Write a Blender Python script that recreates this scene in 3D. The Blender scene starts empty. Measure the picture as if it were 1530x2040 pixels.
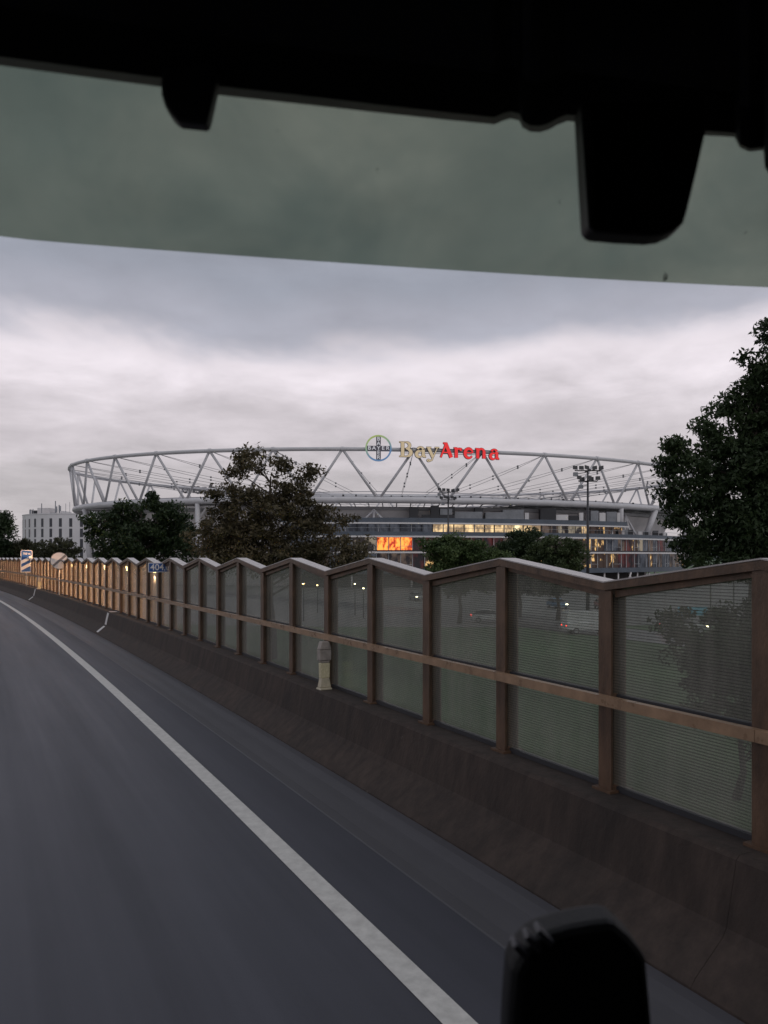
import bpy, bmesh, math, random
import numpy as np
from mathutils import Vector, Matrix
random.seed(7); RNG = np.random.default_rng(7)
SC = bpy.context.scene; COL = SC.collection
sin, cos, PI, R = math.sin, math.cos, math.pi, math.radians

# ------------------------------------------------------------------ camera
F, CX, HY, CAMH = 1550.0, 765.0, 1111.0, 2.8          # focal and horizon in photo pixels, eye height in metres
cd = bpy.data.cameras.new('camera'); cam = bpy.data.objects.new('camera', cd); COL.objects.link(cam)
cam.location = (0, 0, CAMH); cam.rotation_euler = (PI/2, 0, 0)
cd.sensor_width = 36; cd.lens = F/2040*36; cd.shift_y = (HY-1020)/2040
cd.clip_start = 0.05; cd.clip_end = 20000
cd.dof.use_dof = True; cd.dof.focus_distance = 70; cd.dof.aperture_fstop = 6.5
SC.camera = cam
# ------------------------------------------------------------------ view
SC.view_settings.view_transform = 'Standard'; SC.view_settings.look = 'None'
SC.view_settings.gamma = 1; SC.view_settings.exposure = 0
SC.cycles.max_bounces = 12; SC.cycles.transparent_max_bounces = 40
SC.cycles.use_denoising = True
# ------------------------------------------------------------------ sky (overcast evening) and sun
SUN_EL, SUN_ROT = R(48), R(135)
W = bpy.data.worlds.new('World'); SC.world = W; W.use_nodes = True
nt = W.node_tree; nt.nodes.clear()
def N(tree, typ, **kw):
    n = tree.nodes.new(typ)
    for k, v in kw.items():
        if k.startswith('_'): setattr(n, k[1:], v)
        else: n.inputs[k.replace('__', ' ')].default_value = v
    return n
def L(tree, a, b): tree.links.new(a, b)
def ramp(tree, fac, stops, interp='EASE'):
    n = tree.nodes.new('ShaderNodeValToRGB'); n.color_ramp.interpolation = interp
    el = n.color_ramp.elements
    while len(el) < len(stops): el.new(0.5)
    for e, (p, c) in zip(el, stops): e.position = p; e.color = tuple(c)+(1,) if len(c) == 3 else c
    L(tree, fac, n.inputs['Fac']); return n
def mth(tree, op, a, b=None, clamp=False):
    n = tree.nodes.new('ShaderNodeMath'); n.operation = op; n.use_clamp = clamp
    for i, v in enumerate((a, b)):
        if v is None: continue
        if hasattr(v, 'links'): L(tree, v, n.inputs[i])
        else: n.inputs[i].default_value = v
    return n.outputs[0]
tc = N(nt, 'ShaderNodeTexCoord'); sep = N(nt, 'ShaderNodeSeparateXYZ'); L(nt, tc.outputs['Generated'], sep.inputs[0])
zc = mth(nt, 'MAXIMUM', sep.outputs['Z'], 0.0)
den = mth(nt, 'ADD', zc, 0.16)
cmb = N(nt, 'ShaderNodeCombineXYZ')
L(nt, mth(nt, 'DIVIDE', sep.outputs['X'], den), cmb.inputs[0]); L(nt, mth(nt, 'DIVIDE', sep.outputs['Y'], den), cmb.inputs[1])
n1 = N(nt, 'ShaderNodeTexNoise', Scale=0.85, Detail=5.0, Roughness=0.55, Distortion=0.35); L(nt, cmb.outputs[0], n1.inputs['Vector'])
n2 = N(nt, 'ShaderNodeTexNoise', Scale=2.6, Detail=6.0, Roughness=0.6, Distortion=0.2); L(nt, cmb.outputs[0], n2.inputs['Vector'])
el_ = mth(nt, 'ADD', zc, mth(nt, 'MULTIPLY', mth(nt, 'SUBTRACT', n1.outputs['Fac'], 0.5), 0.15))
el_ = mth(nt, 'ADD', el_, mth(nt, 'MULTIPLY', mth(nt, 'SUBTRACT', n2.outputs['Fac'], 0.5), 0.06))
band = ramp(nt, el_, [(0.0, (.56,.515,.535)), (.10, (.56,.515,.535)), (.16, (.68,.62,.655)), (.235, (.89,.815,.87)), (.283, (.45,.45,.52)), (.34, (.355,.37,.435)), (1.0, (.42,.43,.47))])
mod = mth(nt, 'ADD', 0.70, mth(nt, 'MULTIPLY', n2.outputs['Fac'], 0.61))
mulc = N(nt, 'ShaderNodeMix', _data_type='RGBA', _blend_type='MULTIPLY'); mulc.inputs[0].default_value = 1
L(nt, band.outputs[0], mulc.inputs[6]); L(nt, mod, mulc.inputs[7])
sky = N(nt, 'ShaderNodeTexSky', _sky_type='NISHITA', _sun_disc=False, _sun_elevation=SUN_EL, _sun_rotation=SUN_ROT)
skb = N(nt, 'ShaderNodeBackground', Strength=0.07); L(nt, sky.outputs[0], skb.inputs[0])
clb = N(nt, 'ShaderNodeBackground', Strength=1.0); L(nt, mulc.outputs[2], clb.inputs[0])
mxs = N(nt, 'ShaderNodeMixShader', Fac=0.95); L(nt, skb.outputs[0], mxs.inputs[1]); L(nt, clb.outputs[0], mxs.inputs[2])
wo = N(nt, 'ShaderNodeOutputWorld'); L(nt, mxs.outputs[0], wo.inputs[0])
sd = bpy.data.lights.new('sun', 'SUN'); sd.energy = 0.5; sd.angle = R(40); sd.color = (1, .95, .9)
so = bpy.data.objects.new('sun', sd); COL.objects.link(so)
so.rotation_euler = Vector((sin(SUN_ROT)*cos(SUN_EL), cos(SUN_ROT)*cos(SUN_EL), sin(SUN_EL))).to_track_quat('Z', 'Y').to_euler()

# ------------------------------------------------------------------ helpers
def px(x, y, Z): return Vector(((x-CX)/F*Z, Z, CAMH+(HY-y)/F*Z))
def empty(name, loc, label=None, cat=None, group=None, rz=0):
    o = bpy.data.objects.new(name, None); COL.objects.link(o); o.location = loc; o.rotation_euler = (0, 0, rz); o.empty_display_size = .3
    if label: tag(o, label, cat, group)
    return o
def tag(o, label=None, cat=None, group=None, kind=None):
    if label: o['label'] = label
    if cat: o['category'] = cat
    if group: o['group'] = group
    if kind: o['kind'] = kind
    return o
def link(name, me, mat=None, parent=None, world=True, smooth=False):
    """world=True: the mesh is in world coordinates, the parent sits unrotated at its base"""
    o = bpy.data.objects.new(name, me); COL.objects.link(o)
    if mat is not None and not me.materials: me.materials.append(mat)
    if smooth:
        for p in me.polygons: p.use_smooth = True
    if parent:
        o.parent = parent
        if world:
            b = parent
            m = Matrix.Identity(4)
            while b is not None:
                m = Matrix.Translation(b.location) @ b.matrix_parent_inverse @ m if b.parent is None else m
                b = b.parent
            if parent.parent is None: o.matrix_parent_inverse = Matrix.Translation(-parent.location)
    return o
def mesh(verts, faces, name='m'):
    me = bpy.data.meshes.new(name); me.from_pydata([tuple(v) for v in verts], [], faces); me.update(); return me
class MB:
    def __init__(s): s.v = []; s.f = []
    def add(s, vs, fs):
        b = len(s.v); s.v += [tuple(v) for v in vs]; s.f += [tuple(i+b for i in f) for f in fs]; return s
    def box(s, a, b):
        x0,y0,z0 = a; x1,y1,z1 = b
        return s.hexa([(x0,y0,z0),(x1,y0,z0),(x1,y1,z0),(x0,y1,z0)], [(x0,y0,z1),(x1,y0,z1),(x1,y1,z1),(x0,y1,z1)])
    def hexa(s, lo, hi):
        return s.add(list(lo)+list(hi), [(3,2,1,0),(4,5,6,7),(0,1,5,4),(1,2,6,5),(2,3,7,6),(3,0,4,7)])
    def tube(s, pts, rad, n=8, cap=True):
        pts = [Vector(p) for p in pts]; rad = [float(q) for q in rad] if hasattr(rad, '__len__') else [float(rad)]*len(pts)
        b = len(s.v); ref = None
        for i, p in enumerate(pts):
            d = (pts[min(i+1, len(pts)-1)]-pts[max(i-1, 0)]).normalized()
            if ref is None: ref = Vector((0,0,1)) if abs(d.z) < .9 else Vector((1,0,0))
            u = d.cross(ref).normalized(); w = u.cross(d).normalized()
            for k in range(n):
                a = 2*PI*k/n; s.v.append(tuple(p+rad[i]*(cos(a)*u+sin(a)*w)))
        for i in range(len(pts)-1):
            for k in range(n):
                s.f.append((b+i*n+k, b+i*n+(k+1)%n, b+(i+1)*n+(k+1)%n, b+(i+1)*n+k))
        if cap:
            s.f.append(tuple(b+k for k in reversed(range(n)))); s.f.append(tuple(b+(len(pts)-1)*n+k for k in range(n)))
        return s
    def prism(s, poly, vec):
        """closed polygon (3-D points) pushed along vec"""
        n = len(poly); v = Vector(vec); poly = [Vector(p) for p in poly]
        return s.add(poly+[p+v for p in poly], [tuple(range(n)), tuple(reversed(range(n, 2*n)))]+[(i, n+i, n+(i+1)%n, (i+1)%n) for i in range(n)])
    def me(s, fix=True):
        m = mesh(s.v, s.f)
        if fix:
            bm = bmesh.new(); bm.from_mesh(m); bmesh.ops.recalc_face_normals(bm, faces=bm.faces); bm.to_mesh(m); bm.free()
        return m
def bevel(o, w=.01, seg=2):
    m = o.modifiers.new('bevel', 'BEVEL'); m.width = w; m.segments = seg; m.limit_method = 'ANGLE'; m.angle_limit = R(35); return o

# ------------------------------------------------------------------ materials
MATS = {}
def mat(name, col=(.5,.5,.5), rough=.6, metal=0., spec=.5, var=0., scale=6., bump=0., bscale=40., emit=None, es=1., stretch=None, var2=None):
    if name in MATS: return MATS[name]
    m = bpy.data.materials.new(name); m.use_nodes = True; MATS[name] = m
    t = m.node_tree; p = t.nodes['Principled BSDF']
    p.inputs['Base Color'].default_value = (*col, 1); p.inputs['Roughness'].default_value = rough; p.inputs['Metallic'].default_value = metal
    p.inputs['Specular IOR Level'].default_value = spec
    if var or bump:
        c = N(t, 'ShaderNodeTexCoord'); mp = N(t, 'ShaderNodeMapping'); L(t, c.outputs['Object'], mp.inputs[0])
        if stretch: mp.inputs['Scale'].default_value = stretch
    if var:
        n = N(t, 'ShaderNodeTexNoise', Scale=scale, Detail=8.0, Roughness=.62); L(t, mp.outputs[0], n.inputs['Vector'])
        lo = tuple(max(0, k*(1-var)) for k in col); hi = tuple(min(1, k*(1+var)) for k in (var2 or col))
        r = ramp(t, n.outputs['Fac'], [(.32, lo), (.68, hi)], 'LINEAR'); L(t, r.outputs[0], p.inputs['Base Color'])
        rr = mth(t, 'ADD', rough-.12, mth(t, 'MULTIPLY', n.outputs['Fac'], .24), True); L(t, rr, p.inputs['Roughness'])
    if bump:
        n = N(t, 'ShaderNodeTexNoise', Scale=bscale, Detail=6.0, Roughness=.6); L(t, mp.outputs[0], n.inputs['Vector'])
        b = N(t, 'ShaderNodeBump', Strength=bump, Distance=.02); L(t, n.outputs['Fac'], b.inputs['Height']); L(t, b.outputs[0], p.inputs['Normal'])
    if emit: p.inputs['Emission Color'].default_value = (*emit, 1); p.inputs['Emission Strength'].default_value = es
    return m
def leaf_mat(name, c0, c1, sc=.5):
    m = bpy.data.materials.new(name); m.use_nodes = True; t = m.node_tree; p = t.nodes['Principled BSDF']
    g = N(t, 'ShaderNodeTexCoord'); n = N(t, 'ShaderNodeTexNoise', Scale=sc, Detail=4.0, Roughness=.65); L(t, g.outputs['Object'], n.inputs['Vector'])
    r = ramp(t, n.outputs['Fac'], [(.33, c0), (.67, c1)], 'LINEAR'); L(t, r.outputs[0], p.inputs['Base Color'])
    p.inputs['Roughness'].default_value = .55; p.inputs['Specular IOR Level'].default_value = .3
    tr = N(t, 'ShaderNodeBsdfTranslucent'); L(t, r.outputs[0], tr.inputs[0])
    mx = N(t, 'ShaderNodeMixShader', Fac=.25); L(t, p.outputs[0], mx.inputs[1]); L(t, tr.outputs[0], mx.inputs[2])
    L(t, mx.outputs[0], t.nodes['Material Output'].inputs[0]); return m
STEEL = mat('painted_steel', (.56,.55,.57), .42, var=.08, scale=.3)
STEEL2 = mat('strut_steel', (.42,.41,.43), .45)
CABLE = mat('cable', (.16,.16,.17), .4)
FASCIA = mat('fascia_panel', (.085,.105,.135), .35, var=.15, scale=.4)
WBAND = mat('white_edge', (.72,.70,.70), .5)
CONC = mat('pale_concrete', (.62,.59,.59), .7, var=.12, scale=.25)
DKM = mat('dark_metal', (.035,.035,.04), .5)
GREYM = mat('grey_unit', (.25,.26,.28), .5, var=.15, scale=.8)
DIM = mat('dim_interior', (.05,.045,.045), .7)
WHITEB = mat('white_plaster', (.74,.72,.74), .8, var=.05, scale=.2)
HGLASS = mat('dark_window_glass', (.04,.045,.06), .12)
BLACK = mat('cab_black_plastic', (.010,.010,.012), .55, spec=.3, bump=.15, bscale=300)
BARK = mat('bark', (.07,.055,.045), .85, var=.3, scale=5, bump=.5, bscale=20)

# ------------------------------------------------------------------ the fence line / road curve
A0, A1, A2, A3 = 0.473511729, 1.39399867e-3, -6.81463968e-6, 4.77925610e-08
_S = np.arange(-120, 200.01, .25)
def heading(s):
    s = min(max(s, -60), 130); return A0+A1*s+A2*s*s+A3*s**3
_X = np.zeros_like(_S); _Y = np.zeros_like(_S); i0 = int(np.argmin(abs(_S)))
_X[i0], _Y[i0] = 2.639113719, 5.322788607
for i in range(i0+1, len(_S)): h = heading(_S[i]-.125); _X[i] = _X[i-1]-.25*sin(h); _Y[i] = _Y[i-1]+.25*cos(h)
for i in range(i0-1, -1, -1): h = heading(_S[i]+.125); _X[i] = _X[i+1]+.25*sin(h); _Y[i] = _Y[i+1]-.25*cos(h)
def P(s, d=0., z=0.):
    h = heading(s); return Vector((float(np.interp(s, _S, _X))-d*cos(h), float(np.interp(s, _S, _Y))-d*sin(h), z))
def sweep(prof, s0, s1, ds=1.5, closed=False):
    n = max(2, int(round((s1-s0)/ds))+1); ss = np.linspace(s0, s1, n); m = len(prof); v = []; f = []
    for s in ss: v += [P(s, d, z) for d, z in prof]
    for i in range(n-1):
        for k in range(m if closed else m-1):
            f.append((i*m+k, i*m+(k+1)%m, (i+1)*m+(k+1)%m, (i+1)*m+k))
    if closed: f.append(tuple(reversed(range(m)))); f.append(tuple((n-1)*m+k for k in range(m)))
    b = MB(); b.v = [tuple(q) for q in v]; b.f = f; return b.me()
GZ = -5.0
# ------------------------------------------------------------------ setting: ground, hills, embankment, road
def grid_ground():
    v = []; f = []; xs = np.concatenate([-np.geomspace(9000, 40, 22), np.linspace(-30, 30, 5), np.geomspace(40, 9000, 22)])
    ys = np.concatenate([[-3000, -800, -200, -60], np.linspace(0, 400, 20), np.geomspace(450, 12000, 14)])
    for y in ys:
        for x in xs: v.append((x, y, GZ))
    n = len(xs)
    for j in range(len(ys)-1):
        for i in range(n-1): f.append((j*n+i, j*n+i+1, (j+1)*n+i+1, (j+1)*n+i))
    return mesh(v, f)
GRASS = mat('grass_field', (.06,.105,.045), .9, var=.35, scale=.08, bump=.6, bscale=3)
tag(link('ground', grid_ground(), GRASS), kind='structure')
# far low hills on the horizon
hv = []; hf = []
for i in range(81):
    x = -5200+i*130
    for k, (dy, q) in enumerate(((0, 0), (500, .7), (1000, 1), (1700, .6), (2600, 0))):
        hh = 95+28*sin(i*.23)+14*sin(i*.61+1)
        hv.append((x, 2800+dy, GZ-1+q*hh))
for i in range(80):
    for k in range(4): hf.append((i*5+k, (i+1)*5+k, (i+1)*5+k+1, i*5+k+1))
tag(link('hills', mesh(hv, hf), mat('far_woodland', (.05,.07,.06), .9, var=.3, scale=.01), smooth=True), kind='structure')
EMB = mat('embankment_grass', (.06,.115,.05), .95, var=.4, scale=.7, bump=.8, bscale=9)
tag(link('embankment', sweep([(-11, GZ-.1), (-9.5, GZ+.05), (-1.6, -.25), (-.4, -.03), (17, -.03), (18.5, -.25), (27, GZ-.1)], -110, 190, 4), EMB), kind='structure')
# carriageway asphalt, with lengthways wear in the wheel tracks
def asphalt(name, c, rough):
    m = mat(name, c, rough, spec=.55); t = m.node_tree; p = t.nodes['Principled BSDF']
    g = N(t, 'ShaderNodeTexCoord')
    uv = N(t, 'ShaderNodeUVMap', _uv_map='lane')
    mp = N(t, 'ShaderNodeMapping'); mp.inputs['Scale'].default_value = (1.1, .035, 1); L(t, uv.outputs[0], mp.inputs[0])
    a = N(t, 'ShaderNodeTexNoise', Scale=1.6, Detail=6.0, Roughness=.6); L(t, mp.outputs[0], a.inputs['Vector'])
    fine = N(t, 'ShaderNodeTexNoise', Scale=90.0, Detail=4.0, Roughness=.7); L(t, g.outputs['Object'], fine.inputs['Vector'])
    mid = N(t, 'ShaderNodeTexNoise', Scale=1.2, Detail=7.0, Roughness=.6); L(t, g.outputs['Object'], mid.inputs['Vector'])
    s_ = mth(t, 'ADD', mth(t, 'MULTIPLY', a.outputs['Fac'], .75), mth(t, 'MULTIPLY', mid.outputs['Fac'], .25))
    s_ = mth(t, 'ADD', s_, mth(t, 'MULTIPLY', mth(t, 'SUBTRACT', fine.outputs['Fac'], .5), .25))
    r = ramp(t, s_, [(.34, tuple(k*.82 for k in c)), (.66, tuple(k*1.2 for k in c))], 'LINEAR'); L(t, r.outputs[0], p.inputs['Base Color'])
    rr = mth(t, 'ADD', rough+.16, mth(t, 'MULTIPLY', a.outputs['Fac'], -.32)); L(t, rr, p.inputs['Roughness'])
    b = N(t, 'ShaderNodeBump', Strength=.25, Distance=.006); L(t, fine.outputs['Fac'], b.inputs['Height']); L(t, b.outputs[0], p.inputs['Normal'])
    return m
def lane_strip(prof, s0, s1, ds):
    me = sweep(prof, s0, s1, ds); uvl = me.uv_layers.new(name='lane')
    m = len(prof); n = len(me.vertices)//m; ss = np.linspace(s0, s1, n)
    for lp in me.loops: uvl.data[lp.index].uv = (prof[lp.vertex_index % m][0], float(ss[lp.vertex_index//m]))
    return me
tag(link('road', lane_strip([(1.47, 0), (2.2, 0), (6, 0), (16.5, 0)], -100, 185, 2), asphalt('asphalt', (.034,.035,.048), .56)), kind='structure')
tag(link('gutter', lane_strip([(.70, .035), (.86, .03), (1.0, .008), (1.30, -.012), (1.44, -.006), (1.468, -.012)], -60, 150, 1.5), asphalt('gutter_concrete', (.062,.061,.070), .52)), kind='structure')
PAINT = mat('road_paint', (.50,.49,.47), .55, var=.16, scale=9, bump=.2, bscale=80)
tag(link('edge_line', sweep([(2.145, .005), (2.335, .005)], -60, 150, 1), PAINT), kind='structure')
tag(link('service_street', sweep([(-60, GZ+.02), (-51, GZ+.02)], -60, 170, 4), asphalt('street_asphalt', (.05,.05,.055), .4)), kind='structure')
C0 = Vector((4.06, 275.2, 0))
pv = [(C0.x+150*cos(a)*.9735-125*sin(a)*.2288, C0.y+150*cos(a)*.2288+190*sin(a)*.9735, GZ+.012) for a in np.linspace(0, 2*PI, 72, endpoint=False)]
tag(link('forecourt', mesh(pv, [tuple(range(72))]), mat('forecourt_paving', (.17,.165,.16), .7, var=.25, scale=.12)), kind='structure')

# ------------------------------------------------------------------ concrete barrier
TOPZ = .82
BARR = mat('dirty_concrete', (.040,.029,.024), .85, var=.32, scale=1.3, bump=.5, bscale=25, stretch=(1, 1, .6))
tb = BARR.node_tree; pb = tb.nodes['Principled BSDF']; old = pb.inputs['Base Color'].links[0].from_socket
gb_ = N(tb, 'ShaderNodeTexCoord'); mb_ = N(tb, 'ShaderNodeMapping'); mb_.inputs['Scale'].default_value = (3, 3, .5); L(tb, gb_.outputs['Object'], mb_.inputs[0])
nb1 = N(tb, 'ShaderNodeTexNoise', Scale=2.2, Detail=6.0, Roughness=.65); L(tb, mb_.outputs[0], nb1.inputs['Vector'])          # run-down streaks
nb2 = N(tb, 'ShaderNodeTexNoise', Scale=3.4, Detail=9.0, Roughness=.75, Distortion=1.2); L(tb, gb_.outputs['Object'], nb2.inputs['Vector'])   # pale scuffs
st1 = ramp(tb, nb1.outputs['Fac'], [(.35, (.7,.67,.65)), (.65, (1.35,1.3,1.27))], 'LINEAR'); mxa = N(tb, 'ShaderNodeMix', _data_type='RGBA', _blend_type='MULTIPLY'); mxa.inputs[0].default_value = 1
L(tb, old, mxa.inputs[6]); L(tb, st1.outputs[0], mxa.inputs[7]); sc2 = ramp(tb, nb2.outputs['Fac'], [(.665, (0,0,0)), (.72, (.6,.6,.6))], 'LINEAR')
mxb = N(tb, 'ShaderNodeMix', _data_type='RGBA'); L(tb, sc2.outputs[0], mxb.inputs[0]); L(tb, mxa.outputs[2], mxb.inputs[6]); mxb.inputs[7].default_value = (.13,.11,.10,1); L(tb, mxb.outputs[2], pb.inputs['Base Color'])
bar = empty('concrete_barrier', P(0, .4), 'dark grimy concrete safety barrier running along the road below the glazed noise wall', 'barrier')
BPROF = [(-.16, -.06), (-.16, TOPZ-.01), (-.15, TOPZ), (.30, TOPZ), (.335, TOPZ-.03), (.43, .36), (.47, .30), (.72, .10), (.76, .05), (.765, -.06)]
s = -18.0
while s < 125:          # cast in 6 m lengths with narrow joints
    link('barrier_segment', sweep(BPROF, s+.0015, s+5.9985, 1.0, closed=True), BARR, bar); s += 6
# ------------------------------------------------------------------ glazed noise wall with zig-zag top
RUST = mat('brown_coated_steel', (.11,.062,.037), .45, var=.45, scale=7, bump=.25, bscale=60, stretch=(1, 1, .35))
CAPM = mat('cap_sheen_pale', (.46,.42,.405), .3, spec=.7, var=.1, scale=4, bump=.2, bscale=70)  # sky sheen on the cap tops, painted as a pale plate
RAILM = mat('hand_rail_brown', (.33,.21,.13), .3, var=.25, scale=6)
def panel_mat():
    m = bpy.data.materials.new('grimy_acrylic'); m.use_nodes = True; t = m.node_tree; t.nodes.clear(); MATS['acryl'] = m
    g = N(t, 'ShaderNodeTexCoord'); sp = N(t, 'ShaderNodeSeparateXYZ'); L(t, g.outputs['Object'], sp.inputs[0])
    fr = mth(t, 'FRACT', mth(t, 'MULTIPLY', sp.outputs['Z'], 1/.024)); ln = mth(t, 'LESS_THAN', fr, .2)      # embedded threads
    n = N(t, 'ShaderNodeTexNoise', Scale=1.1, Detail=7.0, Roughness=.65); L(t, g.outputs['Object'], n.inputs['Vector'])
    cr = ramp(t, n.outputs['Fac'], [(.3, (.72,.75,.73)), (.7, (.88,.90,.88))], 'LINEAR')
    tr = N(t, 'ShaderNodeBsdfTransparent'); L(t, cr.outputs[0], tr.inputs[0])
    df = N(t, 'ShaderNodeBsdfDiffuse'); df.inputs[0].default_value = (.26,.235,.215,1)
    tl = N(t, 'ShaderNodeBsdfTranslucent'); tl.inputs[0].default_value = (.66,.61,.56,1)
    m1 = N(t, 'ShaderNodeMixShader', Fac=.6); L(t, df.outputs[0], m1.inputs[1]); L(t, tl.outputs[0], m1.inputs[2])
    dirt = mth(t, 'ADD', .16, mth(t, 'MULTIPLY', n.outputs['Fac'], .2))
    oi = N(t, 'ShaderNodeObjectInfo'); dirt = mth(t, 'ADD', dirt, mth(t, 'MULTIPLY', mth(t, 'SUBTRACT', oi.outputs['Random'], .5), .14))
    mpv = N(t, 'ShaderNodeMapping'); mpv.inputs['Scale'].default_value = (5, 5, .5); L(t, g.outputs['Object'], mpv.inputs[0]); nv = N(t, 'ShaderNodeTexNoise', Scale=1.6, Detail=5.0, Roughness=.6); L(t, mpv.outputs[0], nv.inputs['Vector'])
    dirt = mth(t, 'ADD', dirt, mth(t, 'MULTIPLY', mth(t, 'SUBTRACT', nv.outputs['Fac'], .5), .35), True)
    m2 = N(t, 'ShaderNodeMixShader'); L(t, dirt, m2.inputs[0]); L(t, tr.outputs[0], m2.inputs[1]); L(t, m1.outputs[0], m2.inputs[2])
    dk = N(t, 'ShaderNodeBsdfDiffuse'); dk.inputs[0].default_value = (.012,.012,.012,1)
    m3 = N(t, 'ShaderNodeMixShader'); L(t, mth(t, 'MULTIPLY', ln, .5), m3.inputs[0]); L(t, m2.outputs[0], m3.inputs[1]); L(t, dk.outputs[0], m3.inputs[2])
    gl = N(t, 'ShaderNodeBsdfGlossy', Roughness=.2); gl.inputs[0].default_value = (.9,.9,.9,1)
    fz = N(t, 'ShaderNodeFresnel', IOR=1.42); geo = N(t, 'ShaderNodeNewGeometry'); fzf = mth(t, 'MULTIPLY', fz.outputs[0], mth(t, 'SUBTRACT', 1.0, geo.outputs['Backfacing']))
    m4 = N(t, 'ShaderNodeMixShader'); L(t, fzf, m4.inputs[0]); L(t, m3.outputs[0], m4.inputs[1]); L(t, gl.outputs[0], m4.inputs[2])
    o = N(t, 'ShaderNodeOutputMaterial'); L(t, m4.outputs[0], o.inputs[0]); return m
ACR = panel_mat()
wall = empty('noise_wall', P(0, 0, TOPZ), 'brown framed transparent noise wall with zig-zag cap on top of the concrete barrier', 'noise wall')
PEAK, VAL, SP = TOPZ+1.92, TOPZ+1.72, 1.5
RZ = TOPZ+.775
K0, K1 = -8, 74
postm = {}
for hi, zt in ((True, PEAK), (False, VAL)):
    b = MB(); h_ = zt-TOPZ-.02                         # an H-section post, flanges to the road and to the field
    b.box((-.075, -.085, -.02), (.075, -.068, h_)); b.box((-.075, .068, -.02), (.075, .085, h_)); b.box((-.012, -.068, -.02), (.012, .068, h_))
    b.box((-.11, -.13, 0.0), (.11, .13, .022)); postm[hi] = b.me()
def oriented(lo_s, hi_s, d0, d1, zl0, zh0, zl1, zh1):
    """solid between two stations, z range given at both ends"""
    return MB().hexa([P(lo_s, d0, zl0), P(hi_s, d0, zl1), P(hi_s, d1, zl1), P(lo_s, d1, zl0)], [P(lo_s, d0, zh0), P(hi_s, d0, zh1), P(hi_s, d1, zh1), P(lo_s, d1, zh0)]).me()
for k in range(K0, K1+1):
    s = k*SP; hi = k % 2 == 0
    o = link('post', postm[hi], RUST, wall, world=False); o.location = P(s, 0, TOPZ)-wall.location; o.rotation_euler = (0, 0, heading(s)+PI/2)
    if k == K1: break
    za, zb = (PEAK, VAL) if hi else (VAL, PEAK)
    link('cap', oriented(s-.012, s+SP+.012, -.10, .10, za-.02, za+.045, zb-.02, zb+.045), RUST, wall)
    link('cap_sheen_plate', oriented(s-.003, s+SP+.003, -.105, .105, za+.047, za+.058, zb+.047, zb+.058), CAPM, wall)
    link('cap_lip', oriented(s+.08, s+SP-.08, -.035, .045, za-.075, za-.021, zb-.075, zb-.021), RUST, wall)
    link('upper_panel', oriented(s+.016, s+SP-.016, -.008, .008, RZ+.052, za-.05, RZ+.052, zb-.05), ACR, wall)
    link('panel_frame', oriented(s+.08, s+SP-.08, -.03, .03, RZ+.0, RZ+.05, RZ+.0, RZ+.05), DKM, wall)
    link('lower_panel', oriented(s+.016, s+SP-.016, -.008, .008, TOPZ+.05, RZ-.002, TOPZ+.05, RZ-.002), ACR, wall)
    link('base_frame', oriented(s+.08, s+SP-.08, -.03, .03, TOPZ+.002, TOPZ+.048, TOPZ+.002, TOPZ+.048), DKM, wall)
    if hi: link('rail', oriented(s+.002, s+2*SP-.002, .088, .155, RZ-.042, RZ+.042, RZ-.042, RZ+.042), RAILM, wall)

# ------------------------------------------------------------------ stadium
st_t = lambda t, sc, h: Vector((C0.x+sc*(107.6*cos(t)*.9735-72.4*sin(t)*.2288), C0.y+sc*(107.6*cos(t)*.2288+72.4*sin(t)*.9735), CAMH+h))
def tx(x, near=True, sc=1.0):
    """ring parameter seen at photo column x"""
    best = None
    for i in range(3600):
        t = 2*PI*i/3600; q = st_t(t, sc, 0); front = sin(t) < .0 and q.y < C0.y+25
        if front != near: continue
        e = abs(CX+F*q.x/q.y-x)
        if best is None or e < best[0]: best = (e, t)
    return best[1]
HU, HL = 28.0, 15.0
stad = empty('stadium', (C0.x, C0.y, GZ), 'large oval stadium with white tubular ring truss roof behind the trees', 'stadium')
def ring(sc, h, rad, n=12): 
    pts = [st_t(R(3)+2*PI*i/144, sc, h) for i in range(144)]; b = MB()
    for i, p in enumerate(pts):
        d = (pts[(i+1) % 144]-pts[i-1]).normalized(); u = d.cross(Vector((0,0,1))).normalized(); w = u.cross(d)
        for k in range(n): b.v.append(tuple(p+rad*(cos(2*PI*k/n)*u+sin(2*PI*k/n)*w)))
    for i in range(144):
        for k in range(n): b.f.append((i*n+k, i*n+(k+1)%n, ((i+1)%144)*n+(k+1)%n, ((i+1)%144)*n+k))
    return b.me()
link('upper_ring', ring(1.0, HU, .52), STEEL, stad, smooth=True)
link('lower_ring', ring(.985, HL, .86), STEEL, stad, smooth=True)
link('tension_ring', ring(.42, 19.6, .3, 8), STEEL2, stad, smooth=True)
link('tension_ring', ring(.42, 20.7, .13, 8), STEEL2, stad, smooth=True)
NN = 36
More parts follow.
